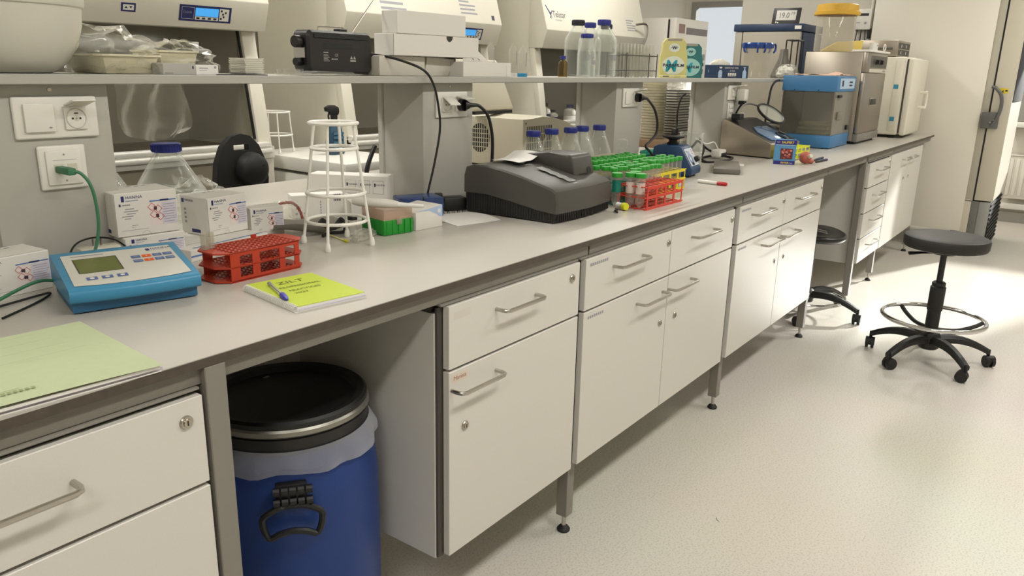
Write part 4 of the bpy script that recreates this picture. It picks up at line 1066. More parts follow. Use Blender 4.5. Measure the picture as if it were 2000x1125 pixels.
# key strip along the slope
o = Vector((0.135, 0.016, .1030)); v = Vector((-.0, .114, .0295)).normalized()
KEYG = mat('key_strip_grey', (146, 148, 146), .5)
pts = []
for k in range(25):
    q = k / 24; pts.append((.018 + .003 * math.sin(q * 4 * 2 * PI), .012 + q * .125))
for k in range(24, -1, -1):
    q = k / 24; pts.append((-.018 + .003 * math.sin(q * 4 * 2 * PI + PI), .012 + q * .125))
b = MB(KEYG).poly(o, X, v, pts, .0045)
b.m(mat('key_strip_print', (120, 122, 124), .5))
for k in range(5): b.line(o, X, v, [(.007 * math.cos(a), .027 + k * .025 + .006 * math.sin(a)) for a in [2 * PI * i / 12 for i in range(13)]], .0009, .005)
b.m(mat('photometer_mark', (190, 190, 188), .5)).quad(o, X, v, -.014, .001, .014, .0025, .003)
b.build('key_strip', sh)
o2 = Vector((0.10, 0.20, .1445)); v2 = Vector((0, .06, .007)).normalized()
b = MB(mat('photometer_screen', (92, 92, 88), .2)).poly(o2, X, v2, [(0, 0), (.055, 0), (.062, .03), (.055, .06), (0, .06), (-.006, .03)], .004).m(mat('photometer_letter', (180, 182, 180), .5)).text('LYSO', .018, o2, X, v2, .004, -.022, .004, slant=.2)
b.build('display', sh)
solo(MB(PAPER).grid(lambda u, v: (-.02 + .15 * u, .10 * v, .004 + .018 * max(0, u - .55) * 2.2 + .004 * math.sin(v * 3)), 12, 8).m(GREYINK).quad((0, 0, .0055), X, Y, .01, .02, .06, .023).quad((0, 0, .0055), X, Y, .01, .04, .07, .043).quad((0, 0, .0055), X, Y, .01, .06, .055, .063), 'printed_sheet', 'white printed sheet lying on the back of the photometer', 'sheet', (1.945, .375, TZ + .1515), .12)
t = thing('sample_tube', 'clear tube with a bright yellow cap lying at the front right corner of the photometer', 'tube', (2.235, 0.245, TZ + .0135), math.radians(-128))
t.location = (2.205, .170, TZ + .0135); t.rotation_euler = (0, 0, math.radians(-112))
MB(PPCLEAR).lathe([(0, -.03), (.008, -.026), (.0095, -.01), (.0095, .018)], n=16, axis='x').build('tube', t)
MB(WPLAST).lathe([(.0098, -.012), (.0098, .012)], n=16, axis='x').build('label', t)
MB(YEL).lathe([(0, .016), (.0115, .016), (.012, .018), (.012, .030), (.011, .032), (0, .032)], n=20, axis='x').build('cap', t)
solo(MB(CABLE).tube([(0, 0, .004), (.02, .02, .004), (.045, .025, .0035), (.06, .04, .0035)], .003, 6, smooth=4), 'short_black_cable', 'short black cable end lying beside the yellow-capped tube', 'cable', (2.135, .140, TZ))

# five blue-capped bottles in a row behind the photometer
five = None
for k, (px_, py_) in enumerate(((2.322, .700), (2.455, .705), (2.570, .700), (2.672, .715), (2.787, .715))):
    lab = 'blue-capped clear bottle behind the photometer, ' + ('leftmost', 'second from the left', 'middle', 'second from the right', 'rightmost')[k] + ' of the row of five'
    if k == 0: five = bottle(lab, (px_, py_, TZ), .051, .218, .37, sh=.52, group='row of blue-capped bottles'); five.location = (px_, .60, TZ)
    else: dup(five, (px_, .60 + .01 * (k % 2), TZ), lab)

# ------------------------------------------------------------------ racks of capped tubes
RACK2 = mat('rack_bright_red', (204, 56, 36), .42); RACKT = mat('rack_teal', (16, 122, 104), .45); RACKY = mat('rack_yellow', (222, 202, 20), .42)
def lattice_rack(label, loc, rz, m_, L, D, H, nx, ny):
    t = thing('tube_rack', label, 'tube rack', loc, rz)
    for z0 in (.0015, H * .5, H - .004):
        b = MB(m_)
        for i in range(nx + 1):
            x = i * L / nx; b.box((x - .0015, 0, z0), (x + .0015, D, z0 + .003))
        for j in range(ny + 1):
            y = j * D / ny; b.box((-.012, y - .0013, z0 + .0001), (L + .012, y + .0013, z0 + .0029))
        b.build('tier', t)
    for y in (-.0025, D):
        b = MB(m_); n = 4; w_ = L / n
        wall_windows(b, [(0, 0)] + [(i * w_ + .008, (i + 1) * w_ - .004) for i in range(n)] + [(L, L)], 0, H, [(.008, H * .46), (H * .58, H - .010)], y, y + .0025)
        b.build('side_wall', t)
    return t
lattice_rack('bright red lattice rack at the bench front holding green-capped tubes', (2.245, .098, TZ), math.radians(-1), RACK2, .253, .104, .076, 8, 3)
lattice_rack('teal rack between the red rack and the bottles, full of green-capped tubes', (2.262, .222, TZ), 0, RACKT, .25, .105, .076, 7, 3)
lattice_rack('yellow rack right of the teal rack, full of green-capped tubes', (2.538, .222, TZ), 0, RACKY, .262, .105, .076, 7, 3)
lattice_rack('yellow rack at the back left, full of green-capped tubes in front of the bottles', (2.37, .362, TZ), 0, RACKY, .40, .105, .076, 11, 3)
CAPG = mat('tube_cap_green', (40, 152, 44), .42); TUBE = clear('tube_plastic', (246, 245, 242), (224, 221, 214), .18, .45, .15)
TLAB = mat('tube_label', (208, 188, 178), .7); PELLET = mat('tube_pellet', (176, 140, 104), .7)
def cap_tube(label, loc, r, h, group, big):
    t = thing('centrifuge_tube', label, 'tube', loc, 0, group)
    cone = .016 if big else .022
    MB(TUBE).lathe([(0, .0005), (.0035, .0005), (r, cone), (r * 1.02, h - .012), (r * 1.02, h - .004)], n=18).build('tube', t)
    MB(CAPG).lathe([(r * .9, h - .0135), (r * 1.22, h - .0135), (r * 1.24, h - .012), (r * 1.24, h - .001), (r * 1.18, h), (0, h)], n=20).build('cap', t)
    if big: MB(TLAB).lathe([(r * 1.03, h * .42), (r * 1.03, h * .74)], n=18).m(GREYINK).build('label', t)
    else: MB(PELLET).lathe([(0, .002), (.0035, .003), (r * .82, cone * .9), (0, cone * .9)], n=12).build('pellet', t)
    return t
big = cap_tube('green-capped wide tube at the left end of the red rack, front one', (2.256, .127, TZ + .003), .0142, .112, 'wide tubes at the left end of the red rack', True)
dup(big, (2.254, .163, TZ + .003), 'green-capped wide tube at the left end of the red rack, back one')
big2 = dup(big, (2.283, .145 + .018, TZ + .0045), 'green-capped wide tube in the red rack, just right of the two at its left end')
small = None
def fill(rowdef, what):
    global small
    rows = len(rowdef)
    for j, (y, xs) in enumerate(rowdef):
        rn = ('front row', 'middle row', 'back row')[j] if rows == 3 else 'only row'
        for i, x in enumerate(xs):
            lab = 'green-capped tube in the %s, %s, %s from the left' % (what, rn, ORD[i]) if rows == 3 else 'green-capped tube in the %s, %s from the left' % (what, ORD[i])
            grp = 'green-capped tubes in the ' + what
            z = TZ + .0045
            if small is None: small = cap_tube(lab, (x, y, z), .0098, .116, grp, False)
            else: dup(small, (x, y, z + random.uniform(-.001, .003)), lab, group=grp)
fill([(.185, [2.312 + k * .0305 for k in range(7)])], 'red rack')
fill([(.240, [2.280 + k * .0357 for k in range(7)]), (.2745, [2.280 + k * .0357 for k in range(7)]), (.309, [2.280 + k * .0357 for k in range(7)])], 'teal rack')
fill([(.240, [2.557 + k * .0374 for k in range(7)]), (.2745, [2.557 + k * .0374 for k in range(7)]), (.309, [2.557 + k * .0374 for k in range(7)])], 'right yellow rack')
fill([(.380, [2.388 + k * .0364 for k in range(11)]), (.4145, [2.388 + k * .0364 for k in range(11)]), (.449, [2.388 + k * .0364 for k in range(11)])], 'back yellow rack')
# tube standing outside the racks at the left: teal sleeve
t = thing('centrifuge_tube', 'green-capped wide tube with a teal band standing at the left end of the teal rack', 'tube', (2.2385, .205, TZ), 0)
for ch, nm in ((0, 'tube'), (1, 'cap')):
    pass
b = MB(TUBE).lathe([(0, .0005), (.0035, .0005), (.0142, .016), (.0144, .100), (.0144, .108)], n=18).build('tube', t)
MB(CAPG).lathe([(.0128, .0985), (.0173, .0985), (.0176, .100), (.0176, .111), (.0168, .112), (0, .112)], n=20).build('cap', t)
MB(RACKT).lathe([(.0147, .050), (.0147, .088)], n=18).build('band', t)

# clear tip box and conical flask behind the tubes, by the column
t = thing('pipette_tip_box', 'clear tip box with orange-brown tips behind the green-capped tubes', 'tip box', (2.580, .476, TZ), 0)
b = MB(mat('tip_tray', (212, 200, 186), .5)).box((0, 0, 0), (.22, .069, .055), .003); b.build('base', t)
b = MB(mat('tip_brown', (190, 140, 96), .6))
for i in range(12):
    for j in range(5): b.cyl((.014 + i * .0175, .01 + j * .012, .055), (.014 + i * .0175, .01 + j * .012, .080), .004, .003, n=6)
b.build('tips', t)
MB(LIDC).box((0, 0, .056), (.22, .069, .110), .004).build('lid', t)
t = thing('glass_flask', 'small clear glass flask with a domed stopper in front of the third column', 'flask', (2.985, .600, TZ), 0)
MB(GLASS).lathe([(0, .001), (.042, .001), (.044, .004), (.030, .06), (.016, .095), (.016, .11)], n=28).build('body', t)
MB(GLASS).lathe([(.015, .108), (.022, .112), (.027, .128), (.022, .146), (.008, .153), (0, .154)], n=24).build('stopper', t)
t = thing('plastic_scrap', 'teal plastic lump on white sheets behind the blue vortex mixer', 'plastic', (3.36, .66, TZ), 0)
MB(mat('teal_plastic', (22, 146, 122), .5)).blob((0, 0, .062), (.05, .04, .014), .25, 3, 20, 12, 5).build('teal_piece', t)
MB(mat('pale_sheets', (196, 210, 208), .6)).box((-.12, -.06, 0), (.10, .07, .045), .003).build('sheets', t)

# ------------------------------------------------------------------ vortex mixer
VX = mat('vortex_blue', (30, 62, 98), .42)
t = thing('vortex_mixer', 'dark blue vortex mixer with black cup and a printed sloping front', 'vortex mixer', (3.092, .320, TZ), math.radians(7))
pr_ = [(.012, .006), (.0, .012), (.0, .036), (.052, .122), (.066, .130), (.158, .130), (.176, .122), (.180, .085), (.150, .07), (.145, .006)]
b = MB(VX); b.prism(pr_, 'x', 0.0, .128, .005, 2); b.build('housing', t, 30)
for x in (.02, .108):
    for y in (.03, .125): MB(BLACKR).cyl((x, y, 0), (x, y, .008), .012, n=12).build('foot', t)
o = Vector((0, .0035, .0425)); v = Vector((0, .052, .086)).normalized()
b = MB(mat('vortex_label', (206, 214, 222), .4)).quad(o, X, v, .012, .006, .116, .086, .0012)
b.m(NAVY).text('VELP', .012, o, X, v, .018, .068, .0018).m(REDINK).text('2', .032, o, X, v, .088, .058, .0018, wid=.9)
b.m(BLUEINK).text('ZX', .010, o, X, v, .05, .068, .0018)
for r in (.026, .020, .014): b.line(o, X, v, [(.046 + r * .9 * math.cos(a), .040 + r * math.sin(a)) for a in [2 * PI * i / 24 for i in range(25)]], .0026, .0018)
b.m(INK)
for k in range(4): b.quad(o, X, v, .03, .010 + k * .004, .06 + .01 * (k % 2), .0115 + k * .004, .002)
b.build('front_label', t)
MB(BLACK).cyl(o + X * .096 + v * .030 + Vector((0, -.001, .0008)), o + X * .096 + v * .030 + X.cross(v) * .018, .0135, .011, 18).build('knob', t)
MB(BLACK).cyl(o + X * .045 + v * .014, o + X * .045 + v * .014 + X.cross(v) * .006, .007, .006, 14).build('switch', t)
b = MB(BLACKR).lathe([(0, .1305), (.024, .1305), (.026, .136), (.018, .143), (.018, .150), (.046, .160), (.048, .165), (.020, .164), (0, .158)], (.064, .112, 0), 28); b.build('cup', t)

# beaker behind the mixer
t = thing('glass_beaker', 'tall clear glass beaker right behind the blue vortex mixer', 'beaker', (3.335, .44, TZ))
MB(GLASS).lathe([(0, .002), (.047, .001), (.051, .008), (.052, .160), (.056, .168), (.055, .170), (.050, .162), (.0490, .012), (0, .006)], n=36).m(WPLAST).quad((0, -.0525, 0), X, Z, -.012, .10, .004, .104).quad((0, -.0525, 0), X, Z, -.012, .085, .002, .088).quad((0, -.0525, 0), X, Z, -.012, .07, .002, .073).build('glass', t)
# marker
t = thing('marker_pen', 'white marker with a red cap lying near the front edge of the worktop', 'marker', (2.984, .244, TZ + .0075), math.atan2(.117 - .242, 2.967 - 2.981))
MB(WPLAST).lathe([(0, 0), (.0062, .001), (.007, .004), (.007, .088), (.006, .092)], n=16, axis='x').build('barrel', t)
MB(mat('marker_red', (178, 24, 32), .4)).lathe([(.0072, .088), (.0075, .09), (.0075, .124), (.006, .129), (0, .13)], n=16, axis='x').build('cap', t)
# flat grey box, card, cables
t = thing('metal_block', 'flat grey metal block lying in front of the cable tangle', 'block', (3.668, .330, TZ), math.radians(19))
MB(mat('block_grey', (112, 107, 98), .45)).box((-.34, .004, .002), (0, .12, .024), .003).build('body', t)
t.rotation_euler = (0, 0, math.radians(22))
solo(MB(PAPER).box((0, 0, 0), (.075, .06, .0008)), 'paper_card', 'small white paper card beside the flat grey block', 'card', (3.70, .322, TZ), math.radians(18))
c = MB(CABLE)
t = thing('cable_bundle', 'tangle of black cables with a white plug between the beaker and the steel device', 'cables', (3.86, .56, TZ))
MB(CABLE).tube([(-.30, .02, .006), (-.20, .05, .03), (-.08, .06, .075), (.02, .08, .085), (.10, .06, .04), (.16, 0, .008), (.10, -.08, .006), (-.05, -.10, .006), (-.18, -.06, .006), (-.06, .02, .008), (.08, .02, .012), (.18, .05, .01)], .006, 8, smooth=6).build('black_lead', t)
MB(CABLE).tube([(-.28, -.02, .007), (-.12, 0, .02), (0, .04, .055), (.08, .10, .09), (.16, .12, .06)], .0055, 8, smooth=6).build('black_lead', t)
MB(WPLAST).tube([(.02, .10, .10), (.07, .06, .07), (.13, .04, .075), (.145, .02, .04), (.11, -.02, .03)], .004, 8, smooth=6).build('white_lead', t)
MB(WPLAST).box((.0, -.05, .013), (.09, .0, .05), .008).m(BLACK).box((.02, -.056, .013), (.08, -.05, .034), .002).build('white_plug', t)

# ------------------------------------------------------------------ stainless wedge device with magnifier
t = thing('wedge_shaped_device', 'stainless wedge-shaped device with a black sloping top', 'laboratory device', (4.117, .337, TZ), math.radians(-8))
b = MB(STEELD).prism([(0, .006), (0, .076), (.012, .080), (.268, .188), (.30, .188), (.30, .006)], 'x', 0, .33, .003); b.build('housing', t)
MB(BLACKR).box((.004, .006, 0), (.326, .294, .0055)).build('base', t)
v = Vector((0, .256, .108)).normalized(); o = Vector((0, .012, .080))
b = MB(mat('device_black_top', (38, 38, 40), .35)).quad(o, X, v, .012, .004, .318, .270, .0012).quad((0, .27, .1882), X, Y, .012, 0, .318, .028, .0012); b.build('top_plate', t)
b = MB(mat('blue_glass', (96, 128, 164), .12, coat=.6)).prism([(.06, .02), (.25, .02), (.28, .06), (.25, .17), (.10, .17), (.05, .11)], 'z', 0, .006, .001)
for vt in b.bm.verts: vt.co = o + X * vt.co.x + v * vt.co.y + X.cross(v) * (.0015 + vt.co.z)
b.build('blue_plate', t)
MB(BLACK).tube([tuple(o + X * a + v * c_ + X.cross(v) * .012) for a, c_ in ((.20, .01), (.20, .07), (.24, .09), (.27, .06))], .006, 8, smooth=3).build('black_clip', t)
t2 = thing('magnifier', 'round magnifier on a bent metal arm clamped to the steel wedge device', 'magnifier', (4.20, .570, 1.0885), 0)
MB(BLACK).box((-.03, -.03, 0), (.03, .02, .030), .005).build('clamp', t2)
arm = [(0, 0, .015), (.04, 0, .050), (.10, 0, .075), (.19, .0, .078), (.274, -.015, .066)]
MB(STEEL).tube(arm, .0055, 8, smooth=5).build('arm', t2)
b = MB(BLACK); ct = Vector((.30, -.085, .024)); u_ = Vector((.28, -.82, -.5)).normalized(); w_ = Vector((.94, .14, .30)); w_ = (w_ - u_ * w_.dot(u_)).normalized(); n_ = u_.cross(w_).normalized()
b.tube([tuple(ct + u_ * .083 * math.cos(a) + w_ * .083 * math.sin(a)) for a in [2 * PI * k / 40 for k in range(40)]], .0075, 8, closed=True); b.build('rim', t2)
b = MB(clear('lens_glass', (238, 240, 236), (220, 222, 214), .16, .5, .05))
b = MB(bpy.data.materials['lens_glass']); b.raw([tuple(ct + u_ * .081 * math.cos(a) + w_ * .081 * math.sin(a) + n_ * s2) for s2 in (.003, -.003) for a in [2 * PI * k / 36 for k in range(36)]], [tuple(range(36)), tuple(range(71, 35, -1))]); b.build('lens', t2)

# kit box with a picture, yellow rack behind it, tip box, rubber bulb, dark pens
KITB = mat('kit_light_blue', (84, 142, 186), .45); KITN = mat('kit_navy', (40, 36, 120), .45); KITY = mat('kit_yellow_letters', (226, 200, 60), .5)
t = thing('test_kit_box', 'small blue test kit box with a picture of red corals on its front', 'box', (3.90, .246, TZ), math.radians(-68))
b = MB(KITB).box((0, 0, 0), (.100, .042, .120), .001, 1).m(KITN).quad((0, 0, 0), X, Z, 0, .097, .100, .120, .0005).quad((0, 0, 0), X, Z, 0, 0, .100, .018, .0005).quad((.1, 0, 0), Y, Z, 0, .097, .042, .120, .0005).quad((.1, 0, 0), Y, Z, 0, 0, .042, .018, .0005)
b.m(KITY).text('SALIFERT', .0150, (0, 0, 0), X, Z, .030, .103, .001, wid=.95, bold=.02).text('KH/Alk', .0125, (0, 0, 0), X, Z, .034, .0045, .001, bold=.02).m(WPLAST).text('TEST', .008, (0, 0, 0), X, Z, .006, .105, .001).text('Test', .008, (0, 0, 0), X, Z, .074, .005, .001)
b.m(WPLAST).quad((0, 0, 0), X, Z, .005, .094, .095, .0955, .0007)
PIC = mat('picture_dark', (86, 40, 40), .5); b.m(PIC).quad((0, 0, 0), X, Z, .028, .026, .086, .078, .0007)
CO1 = mat('coral_pink', (206, 124, 112), .5); CO2 = mat('coral_red', (168, 64, 54), .5)
rnd = random.Random(3)
for k in range(26): b.m(CO1 if k % 2 else CO2).disc((0, 0, 0), X, Z, rnd.uniform(.034, .080), rnd.uniform(.031, .073), rnd.uniform(.0025, .0055), 9, .001 + k * .00002)
b.build('box', t)
lattice_rack('small yellow rack standing right behind the blue kit box', (4.13, .225, TZ), math.radians(-4), mat('rack_lemon', (214, 220, 40), .42), .22, .085, .066, 6, 3)
tip_box('green tip box with a pinkish lid behind the magnifier lens', (4.525, .515, TZ + .0555), math.radians(-3), W=.16, D=.09)
solo(MB(mat('green_tray', (74, 178, 70), .45)).box((0, 0, 0), (.22, .13, .055), .004), 'green_tray', 'green plastic tray under the pinkish tip box behind the magnifier lens', 'tray', (4.50, .50, TZ), math.radians(-3))
t = thing('pipette_bulb', 'red-brown rubber pipette bulb in front of the blue kit box', 'pipette bulb', (4.02, .128, TZ), 0)
RUB = mat('red_rubber', (178, 92, 74), .55)
MB(RUB).blob((0, 0, .032), (.036, .030, .030), .02, 1.0, 24, 16, 3, flat=0).tube([(.02, -.01, .014), (.045, -.02, .010), (.06, -.02, .012)], [.012, .010, .008], 10).build('bulb', t)
MB(CREAM).cyl((-.018, -.022, .040), (-.030, -.036, .046), .010, .009, 14).build('valve', t)
MB(STEEL).tube([(-.03, .012, .03), (-.08, .03, .022)], .004, 8).build('stem', t)
for k, (x, y, r_, lb) in enumerate(((4.12, .128, .02, 'rear'), (4.10, .100, -.06, 'front'))):
    t = thing('black_pen', 'black pen lying beside the rubber bulb, the %s one of two' % lb, 'pen', (x, y, TZ + .006), r_, 'black pens by the rubber bulb')
    MB(BLACK).lathe([(0, 0), (.003, .004), (.0055, .015), (.0055, .13), (0, .132)], n=12, axis='x').build('barrel', t)
    MB(INK).lathe([(.0058, .08), (.0062, .082), (.0062, .17 + .06 * (1 - k)), (0, .172 + .06 * (1 - k))], n=12, axis='x').build('cap', t)

# ------------------------------------------------------------------ blue chamber
CHB2 = mat('chamber_blue', (66, 122, 170), .42)
t = thing('acrylic_chamber', 'blue-topped chamber with clear walls holding a stack of boxes', 'chamber', (4.94, .262, TZ), math.radians(1))
w_, d_, h_ = .44, .312, .425
MB(CHB2).box((0, 0, .004), (w_, d_, .078), .003).build('base', t)
b = MB(CHB2).box((-.004, -.004, .335), (w_ + .004, d_ + .004, h_), .003)
b.m(mat('chamber_label', (176, 200, 222), .5)).quad((0, -.004, 0), X, Z, .06, .352, .42, .412, .0008).m(INK).quad((0, -.004, 0), X, Z, .10, .366, .14, .40, .0014).quad((0, -.004, 0), X, Z, .28, .385, .36, .395, .0014).quad((0, -.004, 0), X, Z, .28, .366, .36, .376, .0014)
b.m(BLACK).disc((-.004, 0, 0), -Y, Z, -.10, .342, .004, 10, .0008).disc((-.004, 0, 0), -Y, Z, -.24, .342, .004, 10, .0008)
b.build('lamp_head', t)
SMOKE = clear('chamber_acrylic', (230, 228, 222), (190, 187, 178), .14, .4, .05)
MB(SMOKE).box((.002, .006, .080), (.006, d_ - .006, .334)).build('left_pane', t)
MB(SMOKE).box((.006, .001, .080), (w_ - .006, .005, .334)).build('front_pane', t)
MB(mat('chamber_back', (206, 203, 194), .5)).box((w_ - .012, .006, .080), (w_ - .002, d_ - .006, .334)).build('right_wall', t)
MB(mat('chamber_backdark', (70, 66, 60), .5)).box((.006, d_ - .010, .080), (w_ - .012, d_ - .002, .334)).build('back_wall', t)
for x, y in ((.004, .003), (w_ - .01, .003), (.004, d_ - .008)): MB(STEELD).box((x - .002, y - .001, .079), (x + .006, y + .006, .3345)).build('corner_post', t)
MB(mat('door_catch', (128, 122, 112), .4)).box((.08, -.010, .17), (.19, .0005, .215), .004).build('door_catch', t)
b = MB(BLACK).box((.05, -.012, .30), (.12, .0005, .316), .003); b.build('hinge', t)
MB(BLACK).box((.33, -.012, .10), (.37, .0005, .13), .003).build('hinge', t)
OLI = clear('clear_box_wall', (240, 240, 226), (214, 213, 194), .3, .4, .12); OLC = mat('box_content_olive', (178, 176, 140), .6)
fb = None
for k in range(3):
    lab = 'clear flat box with olive content inside the blue chamber, %s of the stack of three' % ('bottom', 'middle', 'top')[k]
    if fb is None:
        fb = thing('clear_box', lab, 'box', (5.0, .31, TZ + .080), 0, 'clear boxes in the chamber')
        MB(OLI).box((0, 0, 0), (.19, .18, .024), .003).build('box', fb); MB(OLC).box((.006, .006, .003), (.184, .174, .016)).build('content', fb)
    else: dup(fb, (5.0 + .004 * k, .31 - .004 * k, TZ + .080 + .0245 * k), lab)
solo(MB(mat('pink_paper', (214, 176, 156), .8)).grid(lambda u, v: (.40 * u, .26 * v, .004 + .012 * abs(noise.noise(Vector((u * 4, v * 3, .3)))) + .02 * math.exp(-((u - .75) ** 2 + (v - .3) ** 2) * 40)), 18, 12), 'crumpled_paper', 'crumpled pinkish papers on top of the blue chamber', 'paper', (4.98, .285, TZ + .4255))
t = thing('mains_cable', 'black mains cable running down the left side of the blue chamber', 'cable')
MB(CABLE).tube([(4.93, .60, 1.295), (4.86, .60, 1.285), (4.80, .60, 1.25), (4.775, .60, 1.18), (4.755, .60, 1.08), (4.75, .60, .98), (4.745, .60, .905)], .0065, 8, smooth=5).build('lead', t)

# ------------------------------------------------------------------ steel incubator with knobs
t = thing('steel_incubator', 'stainless steel incubator with a black knob panel above its door', 'incubator', (5.43, .225, TZ), math.radians(0.5))
MB(BLACKR).box((.02, .02, 0), (.56, .36, .016)).build('plinth', t)
MB(STEELD).box((0, .028, .018), (.585, .385, .575), .004).build('housing', t)
MB(mat('incubator_base_grey', (140, 136, 128), .4, .3)).box((-.004, -.004, .016), (.588, .03, .066), .004).build('lower_strip', t)
d = MB(STEELD).box((0, 0, .068), (.585, .028, .448), .004).build('door', t)
MB(BLACK).box((.22, -.006, .245), (.38, .0, .285), .008).m(STEEL).box((.215, -.004, .24), (.385, -.0005, .29), .006).build('door_handle', d)
p = MB(STEELD).box((0, 0, .45), (.585, .0275, .575), .004).m(DKGREY).quad((0, 0, 0), X, Z, .10, .482, .57, .556, .0008).m(CREAM).quad((0, 0, 0), X, Z, .08, .452, .58, .474, .0008).m(GREYINK).quad((0, 0, 0), X, Z, .47, .458, .55, .468, .0014)
p = p.build('control_panel', t)
for x in (.24, .36): MB(BLACK).lathe([(0, -.024), (.014, -.024), (.016, -.004), (.020, -.001), (0, -.001)], (x, 0, .518), 20, 'y').build('knob', p)
b = MB(BLACK)
for x in (.17, .30, .42): b.quad((0, 0, 0), X, Z, x, .492, x + .008, .548, .0016)
b.build('scale_marks', p)
MB(WPLAST).box((.0, -.012, .5755), (.588, .10, .590), .005).build('top_cap', t)
# things on the steel incubator
JARC = clear('jar_plastic', (243, 241, 234), (218, 214, 203), .20, .45, .08)
t = thing('storage_jar', 'tall clear plastic jar with a wide yellow screw lid on the steel incubator', 'jar', (5.47, .45, TZ + .5905), 0)
t.location = (5.565, .48, TZ + .5762)
MB(JARC).lathe([(0, .002), (.115, .002), (.121, .008), (.121, .23), (.116, .24), (.116, .25)], n=40).build('jar', t)
MB(mat('lid_yellow', (208, 164, 52), .45)).lathe([(.121, .228), (.138, .228), (.141, .232), (.141, .250), (.130, .254), (.126, .290), (.118, .296), (0, .296)], n=48).build('lid', t)
t = thing('yellow_envelope', 'yellow card wedge standing behind the clear jar on the incubator', 'card', (5.36, .27, TZ + .5915), math.radians(-38))
t.location = (5.72, .595, TZ + .5762)
YCARD = mat('yellow_card', (222, 198, 104), .6)
MB(YCARD).prism([(0, 0), (.32, 0), (.325, .088), (.12, .075), (.0, .015)], 'y', 0, .016, .002).build('card', t)
t = thing('small_white_box', 'small white box beside the yellow card on the incubator', 'box', (5.70, .262, TZ + .5905), 0)
MB(CARD).box((0, 0, 0), (.13, .025, .05), .002).m(GREYINK).quad((0, 0, 0), X, Z, .09, .03, .12, .04).build('box', t)
t = solo(MB(WPLAST).tube([(.03 * math.cos(a), 0, .02 + .02 * math.sin(a)) for a in [2 * PI * k / 20 for k in range(20)]], .004, 8, closed=True), 'white_ring', 'small white ring standing on the incubator at the right of the yellow card', 'ring', (5.90, .235, TZ + .5945))

# ------------------------------------------------------------------ white incubator with its door ajar
WI = mat('incubator_white', (222, 218, 202), .38)
t = thing('white_incubator', 'cream white benchtop incubator with its handled door standing ajar', 'incubator', (6.25, .115, TZ), 0)
MB(WI).box((0, .035, .022), (.60, .50, .565), .012, 3).build('body', t)
b = MB(WI).box((-.006, .05, .05), (.0, .10, .54), .003).m(mat('blue_sticker', (60, 140, 170), .5)).quad((-.006, 0, 0), -Y, Z, -.098, .345, -.066, .375, .0008).quad((-.006, 0, 0), -Y, Z, -.095, .12, -.063, .15, .0008)
b.build('side_strip', t)
d = MB(WI).box((.0, .0, .02), (.60, .045, .555), .014, 3)
for vt in d.bm.verts:   # door swung a little on its right-hand hinge
    x = vt.co.x - .60; y = vt.co.y - .045; a = math.radians(1.6)
    vt.co.x = .60 + x * math.cos(a) - y * math.sin(a); vt.co.y = .040 + x * math.sin(a) + y * math.cos(a)
d = d.build('door', t)
MB(WI).tube([(.27, -.035, .32), (.27, -.068, .32), (.30, -.074, .318), (.30, -.074, .22), (.27, -.068, .215), (.27, -.035, .215)], .010, 10, smooth=3).build('door_handle', d)
MB(DKGREY).box((.012, .022, .04), (.59, .036, .55)).build('door_seal', t)
for x in (.05, .52):
    for y in (.08, .42): MB(BLACKR).cyl((x, y, 0), (x, y, .022), .022, n=14).build('foot', t)
t = thing('power_unit', 'small steel power unit with knobs and sockets on top of the white incubator', 'power unit', (6.32, .24, TZ + .5655), math.radians(0))
MB(STEELD).box((0, .0, .004), (.44, .26, .115), .003).build('case', t)
b = MB(DKGREY).box((-.002, .03, .05), (0, .16, .065), .0005); b.build('side_slot', t)
b = MB(RECESS).quad((0, 0, 0), X, Z, .04, .012, .42, .052, .001).quad((0, 0, 0), X, Z, .04, .058, .42, .10, .001).m(WPLAST).disc((0, 0, 0), X, Z, .13, .032, .012, 12, .0018).disc((0, 0, 0), X, Z, .30, .032, .012, 12, .0018).disc((0, 0, 0), X, Z, .13, .078, .012, 12, .0018).disc((0, 0, 0), X, Z, .30, .078, .012, 12, .0018)
b.build('socket_panel', t)
for x in (.03, .40):
    for y in (.03, .22): MB(BLACKR).cyl((x, y, 0), (x, y, .004), .01, n=10).build('foot', t)

# meter box and pipe on the partition behind
t = thing('wall_controller', 'grey-white control box with cables on the partition wall behind the yellow-lidded jar', 'control box', (7.06, .735, 1.69), 0)
b = MB(WPLAST).box((-.05, -.13, 0), (-.0005, 0, .16), .006).m(BLACK).quad((-.05, 0, 0), -Y, Z, .02, .105, .11, .125, .0008).m(GREYINK).quad((-.05, 0, 0), -Y, Z, .015, .05, .05, .056, .0008).disc((-.05, 0, 0), -Y, Z, .09, .05, .01, 12, .0008)
b.build('box', t)
for k in range(3): MB(CABLE).tube([(-.025, -.03 - .03 * k, 0), (-.03, -.025 - .036 * k, -.06), (-.03, -.015 - .045 * k, -.16)], .004, 6, smooth=3).build('lead', t)
solo(MB(WPLAST).cyl((7.045, .614, 0), (7.045, .614, ZC), .012, n=10).m(BLACK).cyl((7.035, .612, 1.62), (7.035, .612, 1.70), .014, n=10), 'riser_pipe', 'thin white riser pipe at the edge of the partition beside the freezer', 'pipe')
